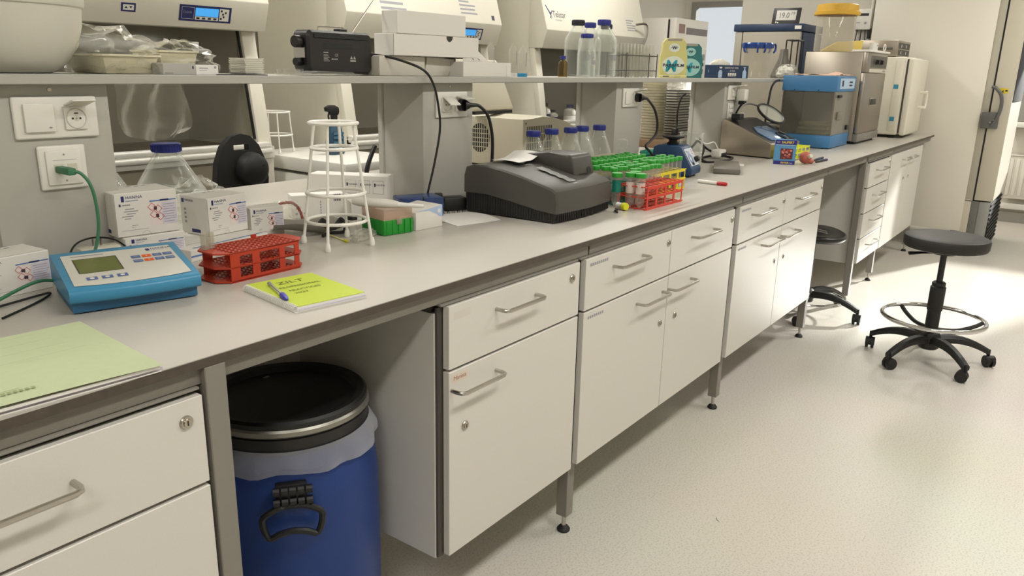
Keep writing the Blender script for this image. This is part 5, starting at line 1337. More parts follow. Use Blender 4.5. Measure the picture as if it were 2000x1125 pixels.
# ------------------------------------------------------------------ things on the upper shelf
SZ = 1.302
BOWL = mat('basin_white', (206, 204, 192), .4)
t = thing('plastic_basin', 'large off-white plastic basin at the left end of the shelf', 'basin', (.690, .775, SZ), 0)
prof = [(0, 0), (.088, 0), (.10, .003), (.125, .022), (.146, .055), (.157, .095), (.160, .128), (.164, .130), (.166, .136), (.166, .168), (.163, .172), (.158, .170), (.155, .13), (.15, .09), (.138, .055), (.118, .028), (.09, .008), (0, .006)]
MB(BOWL).lathe(prof, n=56).build('bowl', t)
TRAYC = mat('tray_ivory', (222, 216, 190), .45)
def tray(label, loc, rz, L, W, H):
    t = thing('weighing_tray', label, 'tray', loc, rz, 'ivory trays on the shelf')
    b = MB(TRAYC)
    def rr(sx, z, dy=0): return [(x * sx * L / 2, y * sx * W / 2, z) for x, y in ((-1, -.8), (-.85, -1), (.85, -1), (1, -.8), (1, .8), (.85, 1), (-.85, 1), (-1, .8))]
    b.loft([rr(.80, 0), rr(.84, .004), rr(.97, H - .006), rr(1.04, H - .004), rr(1.04, H), rr(.95, H - .002), rr(.80, .006)])
    b.build('tray', t); return t
tray('ivory plastic tray in a clear bag beside the basin', (.912, .755, SZ + .001), .05, .150, .15, .040)
tray('ivory plastic tray in a clear bag behind the small grey and white boxes', (1.062, .800, SZ + .001), -.03, .11, .13, .052)
solo(MB(FILM).blob((0, 0, .045), (.098, .098, .050), .32, 2.6, 34, 22, 5, flat=.0006), 'plastic_bag', 'crumpled clear bag wrapped around the ivory tray beside the basin', 'bag', (.885, .755, SZ))
solo(MB(FILM).blob((0, 0, .03), (.082, .085, .042), .35, 2.8, 34, 22, 8, flat=.0006), 'plastic_bag', 'crumpled clear bag wrapped around the ivory tray behind the two small boxes', 'bag', (1.085, .795, SZ))
GBX = mat('grey_small_box', (176, 174, 168), .5)
t = thing('small_box', 'small grey carton lying at the shelf front before the bagged tray', 'box', (.962, .640, SZ), math.radians(-2))
MB(GBX).box((0, 0, 0), (.077, .05, .025), .001, 1).m(INK).quad((0, 0, .025), X, Y, .01, .001, .024, .004).quad((0, 0, .025), X, Y, .05, .001, .065, .004).quad((0, 0, 0), X, Z, .068, .013, .072, .019).m(RECESS).quad((0, 0, 0), X, Z, .003, .003, .022, .004).build('box', t)
t = thing('small_box', 'small white carton right of the small grey one at the shelf front', 'box', (1.0405, .640, SZ), math.radians(-2))
MB(PAPER).box((0, 0, 0), (.056, .05, .022), .001, 1).m(GREYINK).disc((0, 0, 0), X, Z, .048, .017, .003, 12).quad((0, 0, 0), X, Z, .008, .014, .03, .016).quad((0, 0, 0), X, Z, .008, .009, .026, .010).build('box', t)
solo(MB(BLACK).box((0, 0, 0), (.135, .10, .0022), .0005, 1), 'black_sheet', 'thin black sheet on the shelf under the stack of weighing boats', 'sheet', (1.090, .628, SZ), 0)
WB = mat('weighing_boat_white', (228, 226, 214), .45)
base = None
for k in range(8):
    lab = 'white square weighing boat in the small stack left of the radio, ' + ('bottom one' if k == 0 else 'topmost' if k == 7 else ORD[7 - k] + ' from the top')
    if base is None:
        base = thing('weighing_boat', lab, 'weighing boat', (1.218, .715, SZ + .0001), .1, 'stacked weighing boats')
        base.location = (1.217, .700, SZ + .0023)
        def sq(h, z): return [(-h, -h, z), (h, -h, z), (h, h, z), (-h, h, z)]
        MB(WB).loft([sq(.0262, 0), sq(.0298, .0040), sq(.0296, .0046)]).build('boat', base)
    else: dup(base, (1.217 + .0008 * math.sin(k * 2), .700, SZ + .0023 + .0047 * k), lab, .1 + .03 * math.sin(k * 5))
# clear bag hanging under the shelf
b = MB(clear('bag_film_thick', (244, 244, 240), (234, 232, 226), 0.14, 0.7, 0.14, 1.6))
def hang(u, v):
    x = -.105 + .20 * u; z = -.0 - .175 * v
    w = 1 - .25 * v ** 3
    x = x * w + .02 * v + .012 * math.sin(v * 6 + u * 4); y = .016 * noise.noise(Vector((u * 4, v * 4, 1.5))) + .018 * math.sin(u * PI) * v + .008 * math.sin(u * 17 + v * 6)
    if v > .8: z += .03 * (abs(u - .45)) ** 1.2 * (v - .8) * 8
    return (x, y, z)
b.grid(hang, 26, 22); b.grid(lambda u, v: (hang(u, v)[0], hang(u, v)[1] + .022 * math.sin(u * PI) * (.3 + v) + .004 * noise.noise(Vector((u * 6, v * 5, 7))), hang(u, v)[2]), 26, 22)
solo(b, 'plastic_bag', 'clear plastic bag hanging down behind the shelf above the large blue-capped bottle', 'bag', (.985, .6, SZ)).location = (1.085, .925, 1.302)

# dish lids and a clear tray lid left of and under the radio
t = solo(MB(PPCLEAR).lathe([(.030, 0), (.030, .014), (0, .0145)], n=28), 'dish_lid', 'small clear dish lid left of the radio', 'dish lid', (1.335, .690, SZ))
solo(MB(PPCLEAR).lathe([(.026, 0), (.026, .016), (0, .0165)], n=28), 'dish_lid', 'small clear dish lid touching the left side of the radio', 'dish lid', (1.392 - .005, .735, SZ))
solo(MB(PPCLEAR).box((0, 0, 0), (.18, .06, .003)).prism([(0.0, .003), (.18, .003), (.16, .010), (.05, .012)], 'y', .0, .06), 'clear_tray', 'low clear plastic tray lying under the front of the radio', 'tray', (1.335, .625, SZ))

# ------------------------------------------------------------------ radio, seen from the back
RAD = mat('radio_black', (30, 29, 29), .38)
t = thing('radio', 'black portable radio seen from behind, its antenna pulled out', 'radio', (1.412, .700, SZ + .0045), math.radians(3))
def rrect(x0, x1, z0, z1, r, n=6):
    P = []
    for cx, cz, a0 in ((x1 - r, z0 + r, -PI / 2), (x1 - r, z1 - r, 0), (x0 + r, z1 - r, PI / 2), (x0 + r, z0 + r, PI)):
        for k in range(n + 1): P.append((cx + r * math.cos(a0 + k * PI / 2 / n), cz + r * math.sin(a0 + k * PI / 2 / n)))
    return P
Wd, Hd = .243, .113
b = MB(RAD)
o_ = rrect(0, Wd, 0, Hd, .016); i_ = rrect(.006, Wd - .006, .006, Hd - .006, .012)
b.loft([[(x, 0, z) for x, z in i_], [(x, .008, z) for x, z in o_], [(x, .055, z) for x, z in o_], [(x, .064, z) for x, z in i_]])
b.m(mat('radio_panel_black', (20, 20, 20), .55))
b.quad((0, 0, 0), X, Z, .05, .066, .165, .080, .0006).box((.02, -.003, .092), (.222, .0002, .104), .002, 1)
for k in range(6): b.quad((0, 0, 0), X, Z, .205, .018 + k * .005, .235, .0195 + k * .005, .0008)
b.build('case', t)
l = MB(mat('radio_print', (168, 166, 160), .6))
l.quad((0, 0, 0), X, Z, .052, .055, .070, .057, .0008)
for k in range(6): l.quad((0, 0, 0), X, Z, .052, .033 + k * .0032, .074 - .003 * (k % 3), .0342 + k * .0032, .0008)
l.text('CE', .010, (0, 0, 0), X, Z, .094, .046, .0008)
for k in range(4): l.quad((0, 0, 0), X, Z, .081 + k * .006, .037, .0855 + k * .006, .0405, .0008)
for q in (.152, .164): l.poly((0, 0, 0), X, Z, [(q, .040), (q + .010, .040), (q + .005, .049)], .0008)
l.quad((0, 0, 0), X, Z, .152, .033, .174, .0375, .0008)
l.build('printed_label', t)
for z_, r_ in ((.082, .016), (.030, .011)): MB(BLACK).lathe([(0, -.020), (r_ * .92, -.020), (r_, -.017), (r_, -.003), (r_ * .8, .001), (0, .001)], (0, .032, z_), 22, 'x').build('knob', t)
MB(CHROME).box((-.004, .012, .040), (.0005, .055, .068), .001, 1).build('side_trim', t)
MB(BLACK).box((.135, .02, Hd - .001), (.165, .045, Hd + .008), .002).build('top_knob', t)
MB(STEEL).tube([(.08, .05, Hd), (.082, .05, Hd + .012), (.12, .05, Hd + .013), (.178, .05, Hd + .013), (.182, .05, Hd)], .0022, 8).build('carry_handle', t)
MB(STEEL).cyl((.190, .03, Hd - .002), (.280, .034, Hd + .085), .0030, .0022, 8).cyl((.280, .034, Hd + .085), (.370, .038, Hd + .172), .0018, .0012, 8).build('antenna', t)
t = thing('radio_cable', 'black power cable from the radio, hanging in front of the shelf to the bench', 'cable')
MB(CABLE).tube([(1.632, .735, 1.362), (1.67, .72, 1.361), (1.70, .66, 1.350), (1.745, .598, 1.322), (1.782, .590, 1.280), (1.806, .592, 1.215), (1.812, .592, 1.145), (1.79, .594, 1.05), (1.765, .60, .96), (1.762, .61, .908)], .0036, 8, smooth=6).build('lead', t)
MB(BLACK).cyl((1.631, .735, 1.362), (1.665, .722, 1.361), .0075, .0055, 12).build('plug', t)
def mains(label, plugp, dirv, pts, r=.0055):
    t = thing('mains_cable', label, 'cable')
    p = Vector(plugp); d = Vector(dirv).normalized()
    MB(BLACK).cyl(p, p + Vector((0, -.018, 0)), .0185, .0185, 20).cyl(p + Vector((0, -.018, 0)), p + Vector((0, -.026, 0)) + d * .012, .0175, .010, 18).cyl(p + Vector((0, -.022, 0)) + d * .006, p + Vector((0, -.024, 0)) + d * .040, .0085, .006, 12).build('plug', t)
    MB(CABLE).tube([tuple(p + Vector((0, -.024, 0)) + d * .036)] + pts, r, 8, smooth=6).build('lead', t)
mains('black mains cable plugged in behind the photometer, dropping behind it', (1.960, .634, 1.214), (1, -.1, .0), [(2.015, .600, 1.210), (2.045, .59, 1.180), (2.062, .585, 1.12), (2.065, .585, 1.06), (2.06, .585, 1.0), (2.05, .585, .915)])
mains('black mains cable looping from the socket behind the green-capped tubes', (3.155, .634, 1.218), (1, -.2, -.1), [(3.215, .60, 1.20), (3.25, .59, 1.165), (3.275, .585, 1.11), (3.27, .585, 1.06), (3.22, .585, 1.03), (3.165, .58, 1.010), (3.19, .57, .985), (3.225, .56, .95), (3.235, .55, .93)])
t = thing('mains_adapter', 'white adapter block hanging on the socket of the fourth column, black lead below', 'adapter', (4.36, .634, 1.226))
MB(SOCK).box((-.030, -.05, -.045), (.030, 0, .02), .008).build('body', t)
MB(BLACK).box((-.02, -.045, -.065), (.02, -.01, -.045), .004).build('plug', t)
MB(CABLE).tube([(0, -.028, -.06), (0, -.010, -.09), (-.004, .004, -.13), (-.010, .006, -.20), (-.014, .006, -.30), (-.014, .006, -.32)], .0065, 8, smooth=4).build('lead', t)
solo(MB(CABLE).tube([(0, 0, 0), (-.035, .005, -.015), (-.06, .01, -.06), (-.072, .01, -.12), (-.078, .005, -.17), (-.10, 0, -.20)], .005, 8, smooth=5).m(BLACK).box((-.125, -.015, -.235), (-.09, .015, -.195), .004), 'hanging_lead', 'black lead with a plug hanging between the tray stack and the fourth column', 'cable', (4.425, .98, 1.205))
solo(MB(CABLE).tube([(0, 0, .16), (-.03, 0, .11), (-.045, 0, .06), (-.035, 0, .01), (0, .02, .004)], .008, 8, smooth=5), 'hanging_lead', 'thick black lead curving behind the second column beside the long white carton', 'cable', (1.915, .985, .902))

# ------------------------------------------------------------------ white boxes and a white instrument
INST = mat('instrument_white', (204, 200, 188), .45)
t = thing('white_instrument', 'white low instrument on the shelf carrying two flat white boxes', 'instrument', (1.640, .690, SZ), 0)
MB(INST).box((0.02, 0, .0), (.215, .19, .058), .004).build('body', t)
MB(INST).prism([(.222, 0), (.335, 0), (.370, .054), (.235, .058)], 'y', .01, .18, .004).build('tilted_screen', t)
MB(DKGREY).box((.355, .02, .04), (.385, .05, .058), .003).build('hinge', t)
t = thing('flat_box', 'flat white box with a thumb hole, lying on the white instrument', 'box', (1.700, .672, SZ + .0585), math.radians(-3))
b = MB(CARD).box((0, 0, 0), (.372, .085, .062), .0015, 1).m(mat('thumb_hole', (60, 56, 50), .8)).poly((0, 0, 0), X, Z, [(.235 + .014 * math.cos(a), .0618 + .016 * math.sin(a)) for a in [PI + k * PI / 14 for k in range(15)]], .0008)
b.m(bpy.data.materials['carton_crease']).line((0, 0, 0), X, Z, [(.001, .001), (.001, .061)], .0015)
b.build('box', t)
t = thing('flat_box', 'plain white box resting on top of the box with the thumb hole', 'box', (1.712, .668, SZ + .121), math.radians(-2))
MB(CARD).box((0, 0, 0), (.300, .065, .065), .002, 1).build('box', t)
t = thing('card_pack', 'pale printed cards leaning behind the low white box on the shelf', 'cards', (2.115, .745, SZ), math.radians(-2))
b = MB(CARD).prism([(0, 0), (.16, 0), (.12, .05), (.03, .105), (0, .105)], 'y', 0, .012).m(INK)
for x, z in ((.04, .08), (.03, .06), (.06, .06), (.05, .045), (.08, .048)): b.poly((0, 0, 0), X, Z, [(x, z), (x + .010, z - .003), (x + .013, z - .008), (x + .004, z - .002)], .0008)
b.build('cards', t)
t = thing('low_white_box', 'low plain white box between the white instrument and the upside-down tubes', 'box', (1.985, .645, SZ), math.radians(1))
MB(CARD).box((0, 0, 0), (.235, .08, .046), .001, 1).build('box', t)
MB(CARD).box((.236, .0, 0), (.262, .08, .046), .001, 1).build('side_flap', t)
# upside-down centrifuge tubes
CUP = mat('tube_cap_lightblue', (40, 132, 176), .45)
def inverted(label, loc, r, h, cap):
    t = thing('centrifuge_tube', label, 'tube', loc, 0, 'upside-down tubes on the shelf')
    MB(TUBE).lathe([(r, .004), (r, h - .02), (.0035, h - .001), (0, h)], n=20).m(GREYINK).quad((0, -r - .0004, 0), X, Z, .0, h * .35, r * .3, h * .8).build('tube', t)
    MB(cap).lathe([(0, 0), (r * 1.22, 0), (r * 1.24, .002), (r * 1.24, .012), (r * 1.0, .0125)], n=22).build('cap', t)
inverted('clear tube standing upside down behind the low white box, left of three', (2.265, .755, SZ), .0145, .115, WPLAST)
inverted('clear tube standing upside down behind the low white box, middle of three', (2.385, .745, SZ), .0145, .115, WPLAST)
inverted('clear tube standing upside down on its light blue cap, right of three', (2.345, .672, SZ), .0145, .105, CUP)
AMB = clear('amber_glass', (214, 198, 162), (126, 110, 78), .22, .5, .05)
vial('amber_bottle', 'small amber glass bottle with a blue cap left of the big clear bottles', 'bottle', (2.687, .722, SZ), .019, .080, AMB, BLUECAP)
# clear reagent bottles
bk = mat('cap_black', (30, 32, 44), .4)
bottle('clear bottle with black cap at the left of the shelf bottle group', (2.82, .742, SZ), .053, .222, .37, cap=bk, sh=.66, marks=True)
bottle('clear bottle with blue cap at the back centre of the shelf bottle group', (3.035, .815, SZ), .050, .225, .37, sh=.66)
bottle('clear bottle with blue cap at the front right of the shelf bottle group', (2.925, .682, SZ), .055, .228, .37, sh=.66, marks=True)
bottle('clear bottle with black cap at the back right of the shelf bottle group', (3.208, .835, SZ), .052, .228, .37, cap=bk, sh=.66)
bottle('small clear bottle with blue cap standing in front of the shelf bottle group', (2.745, .651, SZ), .0365, .165, .50, sh=.56, marks=True)
# test tubes in a wire rack
t = thing('wire_tube_rack', 'dark wire rack holding many clear test tubes on the shelf', 'tube rack', (3.130, .680, SZ), 0)
b = MB(mat('thin_dark_wire', (70, 66, 60), .4))
for z in (.030, .095):
    b.tube([(0, 0, z), (.29, 0, z), (.29, .10, z), (0, .10, z)], .0022, 6, closed=True)
    for k in range(1, 7): b.tube([(k * .29 / 7, 0, z), (k * .29 / 7, .10, z)], .0012, 5)
for x in (0, .21, .29):
    for y in (0, .10): b.tube([(x, y, 0), (x, y, .105)], .0022, 6)
b.build('wire_frame', t)
tt = None
for i in range(9):
    for j in range(3):
        lab = 'clear test tube in the wire rack, %s row, %s from the left' % (('front', 'middle', 'back')[j], ORD[i])
        p = (3.148 + i * .0318, .697 + j * .0335, SZ + .0005)
        if tt is None:
            tt = thing('test_tube', lab, 'test tube', p, 0, 'test tubes in the wire rack')
            MB(PPCLEAR).lathe([(0, 0), (.006, .002), (.0105, .010), (.0105, .140), (.0118, .142), (.0112, .145)], n=16).build('tube', tt)
        else: dup(tt, p, lab)
# sealing film cartons
def film_carton(label, loc, rz, body, pale, W, H, txt=True):
    t = thing('film_carton', label, 'carton', loc, rz)
    out = [(0, 0), (W, 0), (W, H * .55), (W * .93, H * .68), (W * .93, H * .88), (W * .80, H), (W * .20, H), (W * .07, H * .88), (W * .07, H * .68), (0, H * .55)]
    b = MB(body).prism(out, 'y', 0, .05, .0015, 1)
    b.m(mat('flap_grey', (156, 150, 138), .6) if 'flap_grey' not in bpy.data.materials else bpy.data.materials['flap_grey']).quad((0, 0, 0), X, Z, W * .24, H * .93, W * .76, H * .99, .0008)
    b.m(pale).disc((0, 0, 0), X, Z, W * .5, H * .31, W * .42, 36, .0008, ry=W * .34).disc((0, 0, 0), X, Z, W * .5, H * .76, W * .20, 28, .0008, ry=W * .16)
    tl = bpy.data.materials.get('film_teal_print') or mat('film_teal_print', (24, 150, 166), .5)
    b.m(tl).text('M', H * .40, (0, 0, 0), X, Z, W * .20, H * .165, .0014, wid=.95, bold=.03, slant=.12)
    b.m(INK).text('PARAFILM', H * .10, (0, 0, 0), X, Z, W * .5, H * .285, .002, wid=1.25, bold=.03, align='CENTER', slant=.1)
    b.text('W', H * .12, (0, 0, 0), X, Z, W * .42, H * .72, .0014, wid=1.0, bold=.03).quad((0, 0, 0), X, Z, W * .36, H * .758, W * .64, H * .768, .0016)
    b.build('box', t); return t
FY = mat('film_box_yellow', (204, 198, 128), .5); FT = mat('film_box_teal', (36, 108, 108), .5); PALE = mat('film_pale_disc', (214, 220, 208), .6); PALE2 = mat('film_pale_disc_green', (150, 196, 190), .6)
film_carton('pale yellow sealing-film carton on the shelf, in front of the teal one', (3.593, .750, SZ), math.radians(-57.5), FY, PALE, .13, .185)
film_carton('teal sealing-film carton on the shelf, half behind the pale yellow one', (3.895, .800, SZ), math.radians(-57.5), FT, PALE2, .13, .170)
solo(MB(mat('pale_yellow_card', (222, 212, 150), .6)).box((0, 0, 0), (.13, .03, .013), .001, 1).m(INK).quad((0, 0, 0), X, Z, .015, .005, .045, .009).m(FY).quad((0, 0, 0), X, Z, .07, .001, .10, .012), 'flat_yellow_strip', 'flat pale yellow carton lying before the sealing-film cartons', 'carton', (3.553, .728, SZ), math.radians(-57.5))
t = thing('narrow_carton', 'narrow white printed carton right of the teal sealing-film carton', 'carton', (4.03, .748, SZ), math.radians(-57.5))
b = MB(CARD).prism([(0, 0), (.042, 0), (.042, .148), (.0, .148), (.008, .10), (.007, .06)], 'y', 0, .04, .001, 1).m(GREYINK).quad((0, 0, 0), X, Z, .014, .09, .035, .12).m(INK).quad((0, 0, 0), X, Z, .016, .06, .032, .075).quad((0, 0, 0), X, Z, .016, .02, .030, .045).build('box', t)
# disinfectant wipes box
WIPE = mat('wipes_blue', (28, 52, 84), .45)
t = thing('wipes_box', 'dark blue wipes carton with white bottles printed on it, at the shelf front', 'box', (4.225, .722, SZ), math.radians(-23))
b = MB(WIPE).box((0, 0, 0), (.25, .10, .070), .0015, 1)
b.m(WPLAST).text('DISINFECTANT WIPES', .0125, (0, 0, 0), X, Z, .064, .051, .001, wid=.85).text('50 WIPES', .0105, (0, 0, 0), X, Z, .105, .036, .001, wid=.95)
for k in range(4): b.quad((0, 0, 0), X, Z, .092 + k * .0165, .014, .105 + k * .0165, .028, .001)
b.quad((0, 0, 0), X, Z, .092, .008, .155, .0095, .001)
b.text('3', .02, (0, 0, 0), -Y, Z, -.06, .030, .001)
b.m(mat('pale_blue_print', (170, 192, 220), .5)).poly((0, 0, 0), X, Z, [(.020, .002), (.046, .002), (.048, .030), (.041, .044), (.026, .044), (.018, .030)], .001).m(WPLAST).poly((0, 0, 0), X, Z, [(.027, .052), (.042, .052), (.046, .060), (.024, .060)], .001)
b.m(bpy.data.materials['pale_blue_print']).poly((0, 0, 0), X, Z, [(.204, .002), (.234, .002), (.234, .034), (.225, .046), (.222, .056), (.215, .056), (.213, .046), (.204, .034)], .001).m(WPLAST).line((0, 0, 0), X, Z, [(.208, .059), (.228, .059)], .003, .001)
b.build('box', t)
solo(MB(mat('cloudy_bag', (206, 204, 192), .6)).blob((0, 0, .05), (.13, .04, .055), .15, 2.5, 26, 16, 15, flat=0), 'cloth_bundle', 'pale soft bundle behind the dark blue wipes carton', 'cloth', (4.57, .845, SZ))
# clip-lid jar
t = thing('clip_lid_container', 'clear tall container with a blue clip-on lid near the right end of the shelf', 'container', (4.985, .775, SZ), 0)
MB(JARC).lathe([(0, .001), (.074, .001), (.077, .006), (.086, .175), (.086, .195)], n=36).build('container', t)
LIDB = clear('blue_clip_lid', (90, 124, 190), (58, 92, 168), .55, .3, .15)
l = MB(LIDB).lathe([(.087, .180), (.094, .180), (.096, .185), (.096, .205), (.09, .212), (0, .212)], n=36).build('lid', t)
for a in (200, 225, 290, 335, 60, 150):
    q = math.radians(a); c_, s_ = math.cos(q), math.sin(q)
    MB(LIDB).tube([(c_ * .097, s_ * .097, .205), (c_ * .106, s_ * .106, .198), (c_ * .104, s_ * .104, .165), (c_ * .093, s_ * .093, .155)], .006, 6, smooth=2).build('clip', l)
# flask with grey cover, black wire stand, white bag at the shelf end
t = thing('conical_flask', 'grey covered conical flask behind the white bag at the shelf end', 'flask', (5.10, .83, SZ), 0)
MB(mat('flask_grey', (96, 92, 84), .35)).lathe([(0, 0), (.075, 0), (.077, .004), (.075, .02), (.032, .135), (.026, .190), (.024, .193), (0, .193)], n=28).build('body', t)
t.location = (5.585, .805, SZ)
solo(MB(FILM).blob((0, 0, .04), (.12, .055, .045), .3, 2.6, 30, 18, 31, flat=0).m(mat('white_film', (222, 220, 212), .5)).blob((.03, .02, .035), (.09, .045, .04), .3, 2.6, 26, 14, 33, flat=0), 'white_bag', 'crumpled white plastic bag at the right end of the shelf', 'bag', (5.38, .705, SZ))
t = thing('wire_holder', 'thin black wire holder at the right end of the shelf beside the grey flask', 'wire holder', (5.675, .745, SZ), 0)
for x in (0, .12):
    for y in (0, .08): MB(BLACK).tube([(x, y, 0), (x, y, .255)], .0045, 6).build('wire', t)
MB(BLACK).tube([(0, 0, .255), (.12, 0, .255), (.12, .08, .255), (0, .08, .255)], .0045, 6, closed=True).build('top_frame', t)
# ------------------------------------------------------------------ blue drum under the bench
DRUM = mat('drum_blue', (10, 50, 116), .45, bump=.03, bscale=150)
t = thing('plastic_drum', 'blue plastic drum with a black lid and steel clamp ring under the bench', 'drum', (.957, .272, 0), 0)
MB(DRUM).lathe([(0, 0), (.155, 0), (.172, .006), (.184, .03), (.189, .08), (.190, .25), (.190, .46), (.186, .505), (.176, .545), (.164, .565), (.161, .60), (0, .60)], n=64).build('body', t)
MB(BLACK).lathe([(.162, .590), (.168, .590), (.171, .597), (.171, .624), (.165, .627), (.165, .640), (.170, .646), (.170, .655), (.164, .660), (.150, .658), (.142, .646), (.09, .645), (0, .646)], n=64).build('lid', t)
MB(mat('clamp_galvanised', (140, 138, 130), .35, .8)).lathe([(.165, .628), (.171, .628), (.1745, .632), (.1745, .641), (.171, .6455), (.165, .6455)], n=64).build('clamp_ring', t)
DB = mat('drum_fitting_black', (18, 18, 20), .45)
a = math.radians(233); T_ = Matrix.Translation((.191 * math.cos(a), .191 * math.sin(a), -.002)) @ Euler((0, 0, a + PI / 2)).to_matrix().to_4x4()
b = MB(DB); b.T = T_
b.box((-.030, -.012, .500), (.030, .006, .548), .004)
for z in (.512, .536):
    for k in range(5): b.cyl((-.034 + k * .0155, -.014, z), (-.022 + k * .0155, -.014, z), .009, n=10)
b.build('latch', t)
b = MB(DB); b.T = T_
b.tube([(-.018, -.014, .502), (-.040, -.016, .495), (-.057, -.018, .480), (-.047, -.022, .442), (-.026, -.024, .449), (0, -.024, .453), (.026, -.024, .449), (.047, -.022, .442), (.057, -.018, .480), (.040, -.016, .495), (.018, -.014, .502)], .0066, 8, closed=True, smooth=3)
b.build('carry_handle', t)
MB(mat('lid_scuff', (150, 150, 150), .6)).quad((.03, .115, .6455), X, Y, 0, 0, .014, .008).build('scuff', t)
b = MB(clear('liner_film', (196, 204, 222), (214, 216, 224), .24, .5, .16, 1.6))
N = 72
def skirt(u, v):
    a = 2 * PI * u; k = round(a * 11 / (2 * PI)) ; w = .0035 * math.sin(a * 9) + .0025 * math.sin(a * 17 + 1)
    r = .173 + .017 * min(1, v * 1.5) + w * v
    return (r * math.cos(a), r * math.sin(a), .600 - (.046 + .003 * math.sin(a * 4 + 1) + .002 * math.sin(a * 9)) * v)
rings = [[skirt(i / N, j / 8) for i in range(N)] for j in range(9)]
b.loft(rings, cap=False)
solo(b, 'drum_liner', 'translucent bag rim folded out below the lid of the blue drum', 'bin bag', (.957, .272, 0))

# ------------------------------------------------------------------ stools
SEATM = mat('seat_black_vinyl', (30, 29, 28), .5, bump=.06, bscale=300)
SPL = mat('stool_black_plastic', (26, 25, 25), .5)
def five_star(t, R, a0, zh=.115, lit=None):
    for k in range(5):
        a = a0 + k * 2 * PI / 5; c, s = math.cos(a), math.sin(a)
        rings = []
        for q in range(9):
            u = q / 8; r = .03 + (R - .03) * u
            z = zh + .012 * math.sin(u * PI) - .045 * u ** 2.2
            w = .026 - .009 * u; h = .020 - .006 * u
            P = []
            for cx, cz in ((-1, -.7), (-.7, -1), (.7, -1), (1, -.7), (1, .4), (.55, 1), (-.55, 1), (-1, .4)):
                P.append((r * c - cx * w * s, r * s + cx * w * c, z + cz * h))
            rings.append(P)
        b = MB(SPL); b.loft(rings); leg = b.build('leg', t)
        b = MB(SPL)
        cx, cy = R * c, R * s; sw = a + .9 + k
        n = Vector((-math.sin(sw), math.cos(sw), 0)); f = Vector((math.cos(sw), math.sin(sw), 0)) * .012
        for sd in (-1, 1):
            p0 = Vector((cx, cy, .0265)) + f + n * .006 * sd; b.cyl(p0, p0 + n * .014 * sd, .0265, .0265, 20)
        b.cyl((cx, cy, .045), (cx, cy, zh - .045 + .012), .008, n=10)
        p0 = Vector((cx, cy, .034)) + f
        b.cyl(p0 - n * .0215, p0 + n * .0215, .022, n=16)
        b.build('caster', leg)
t = thing('laboratory_stool', 'black round-seat stool on five casters with a chrome foot ring, in the aisle', 'stool', (4.07, -.545, 0), 0)
MB(SEATM).lathe([(0, .562), (.16, .562), (.176, .567), (.181, .577), (.182, .608), (.178, .617), (.168, .621), (.10, .622), (0, .622)], n=56).build('seat', t)
MB(SPL).lathe([(0, .535), (.05, .535), (.06, .555), (0, .556)], n=24).box((-.03, -.02, .535), (.03, .02, .556)).build('seat_plate', t)
b = MB(SPL); d = Vector((-.62, .78, 0)); b.tube([(0, 0, .542), tuple(d * .11 + Z * .540), tuple(d * .17 + Z * .537)], [.006, .007, .011], 8, flat=.5); b.build('height_lever', t)
MB(mat('gas_spring_black', (22, 22, 22), .25)).cyl((0, 0, .395), (0, 0, .54), .014, n=20).build('gas_spring', t)
MB(SPL).lathe([(0, .10), (.030, .10), (.030, .26), (.034, .262), (.034, .375), (.028, .380), (.030, .384), (.030, .396), (.022, .402), (0, .402)], n=28).build('column_cover', t)
MB(SPL).lathe([(0, .068), (.038, .068), (.045, .075), (.048, .13), (.040, .15), (.03, .155), (0, .155)], n=28).build('hub', t)
five_star(t, .272, math.radians(8))
MB(CHROME).ring((0, 0, .222), .222, .0105, 72, 12).build('foot_ring', t)
for k in range(3):
    a = math.radians(50 + k * 120)
    MB(SPL).tube([(.03 * math.cos(a), .03 * math.sin(a), .165), (.11 * math.cos(a), .11 * math.sin(a), .168), (.18 * math.cos(a), .18 * math.sin(a), .195), (.214 * math.cos(a), .214 * math.sin(a), .218)], .010, 8, smooth=4).build('ring_spoke', t)

t = thing('laboratory_stool', 'black stool with a slotted plastic seat pushed under the bench', 'stool', (4.50, .17, 0), 0)
b = MB(mat('seat_black_gloss', (22, 22, 22), .28))
rings = []
for s_, z in ((.70, .425), (.92, .432), (1.0, .448), (.99, .462), (.90, .470), (.60, .466), (.25, .462), (.02, .461)):
    rings.append([(.205 * s_ * math.cos(q), .175 * s_ * math.sin(q), z + .018 * (math.cos(q) ** 2) * s_) for q in [2 * PI * k / 40 for k in range(40)]])
b.loft(rings); st = b.build('seat', t, 60)
b = MB(mat('slot_glint', (190, 188, 180), .4))  # pale bars paint a glint along the openings of the black seat
for k in range(3):
    x = .02 + k * .055
    b.tube([(x, -.07 + .02 * k, .4725), (x + .035, .0 + .02 * k, .4735)], .003, 6)
b.build('slot_glints', st)
MB(SPL).cyl((0, 0, .10), (0, 0, .44), .022, n=20).build('column', t)
MB(SPL).lathe([(0, .068), (.038, .068), (.045, .075), (.048, .13), (.03, .15), (0, .15)], n=24).build('hub', t)
five_star(t, .30, math.radians(-24))
MB(CHROME).ring((0, 0, .10), .215, .006, 60, 8).build('foot_ring', t)

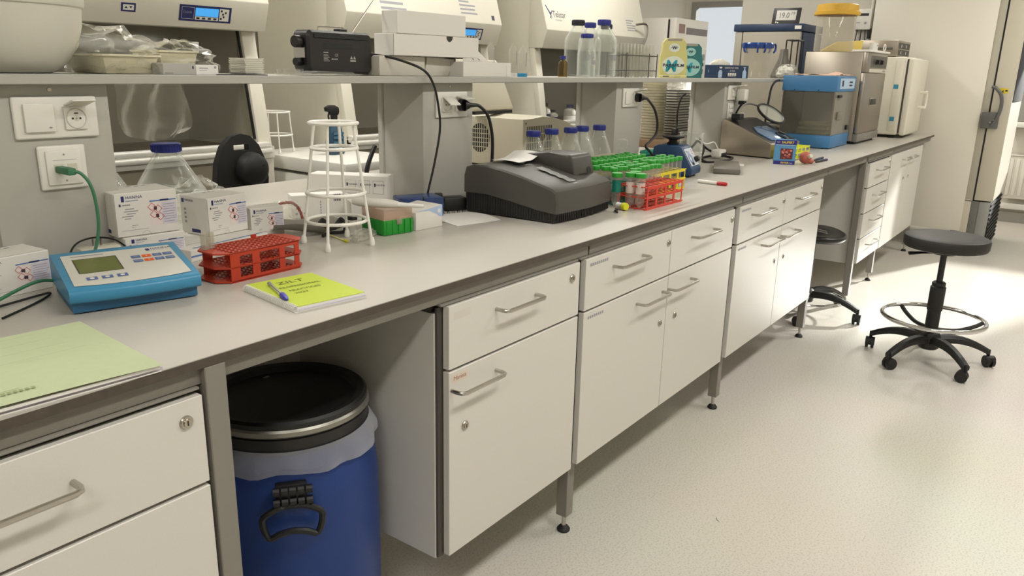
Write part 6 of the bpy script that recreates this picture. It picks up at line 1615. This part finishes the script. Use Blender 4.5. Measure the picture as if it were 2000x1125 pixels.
# ------------------------------------------------------------------ ultra-low freezer at the end of the bench
FZ = mat('freezer_enamel', (218, 213, 200), .38); FZD = mat('freezer_door_beige', (192, 185, 168), .4); FZF = mat('freezer_frame', (172, 167, 152), .45)
t = thing('upright_freezer', 'tall white upright freezer at the end of the bench with a grey latch handle', 'freezer', (7.0, -.275, 0), 0)
HF = 2.02
b = MB(FZ).box((0, 0, .16), (.84, .86, HF), .004); b.build('body', t)
MB(FZF).box((.012, -.05, .42), (.83, 0, HF - .01), .003).box((.012, -.05, .405), (.83, 0, .4195), .002).build('door_frame', t)
MB(BLACKR).box((.016, -.062, .425), (.825, -.05, HF - .02)).build('gasket', t)
d = MB(FZD).box((0, -.185, .415), (.84, -.062, HF), .004, 2); d = d.build('door', t)
MB(FZ).box((.006, -.1885, .42), (.834, -.1848, HF - .004), .001, 1).build('door_skin', d)
MB(mat('display_dark', (62, 61, 60), .65)).box((.04, -.194, 1.16), (.80, -.188, 1.80), .002).build('display_panel', d)
MB(mat('warning_yellow', (214, 190, 30), .5)).quad((0, 0, 0), -Y, Z, .085, 1.225, .155, 1.262, .001).m(INK).poly((0, 0, 0), -Y, Z, [(.092, 1.232), (.106, 1.232), (.099, 1.252)], .0016).poly((0, 0, 0), -Y, Z, [(.113, 1.232), (.127, 1.232), (.12, 1.252)], .0016).quad((0, 0, 0), -Y, Z, .134, 1.238, .150, 1.25, .0016).build('warning_label', d)
HG = mat('handle_grey', (92, 92, 90), .45)
l = MB(HG).box((-.028, -.128, .965), (-.0005, -.012, 1.085), .006, 2).build('latch_block', d)
MB(HG).tube([(-.020, -.05, 1.27), (-.030, -.075, 1.262), (-.034, -.112, 1.22), (-.034, -.128, 1.16), (-.034, -.126, 1.09), (-.030, -.105, 1.02), (-.026, -.085, .985)], .0125, 10, smooth=5).build('handle', l)
MB(LOCKM).lathe([(0, -.003), (.008, -.003), (.009, 0), (.009, .004), (0, .004)], (-.030, -.075, 1.01), 16, 'x').cyl((-.034, -.095, 1.025), (-.034, -.10, 1.03), .006, n=10).build('key_lock', l)
MB(FZD).box((.008, -.045, .012), (.83, .02, .40), .002).build('plinth', t)
MB(mat('base_darkgrey', (104, 104, 100), .5)).box((.012, -.10, .012), (.83, -.045, .405), .002).build('base_strip', t)
MB(mat('base_steel', (150, 150, 146), .4, .4)).box((.008, -.175, .012), (.83, -.10, .405), .003).build('base_panel', t)
g = MB(BLACKR).quad((0, -.175, 0), X, Z, .03, .02, .81, .40, .001)
for k in range(11): g.box((.03, -.184, .03 + k * .034), (.81, -.1762, .046 + k * .034))
g.build('vent_grille', t)
for x in (.05, .75):
    for y in (.02, .78): MB(BLACKR).box((x, y, 0), (x + .05, y + .05, .16)).build('foot', t)
for x in (.05, .75): MB(BLACKR).box((x, -.15, 0), (x + .04, -.11, .0125)).build('foot', t)
# a scuff on the floor
solo(MB(mat('floor_scuff', (120, 112, 100), .7)).tube([(0, 0, .0006), (.006, .010, .0012), (.016, .014, .0008)], .0008, 5), 'thread', 'short dark thread lying on the floor before the middle cabinet', 'thread', (2.09, -.30, 0))
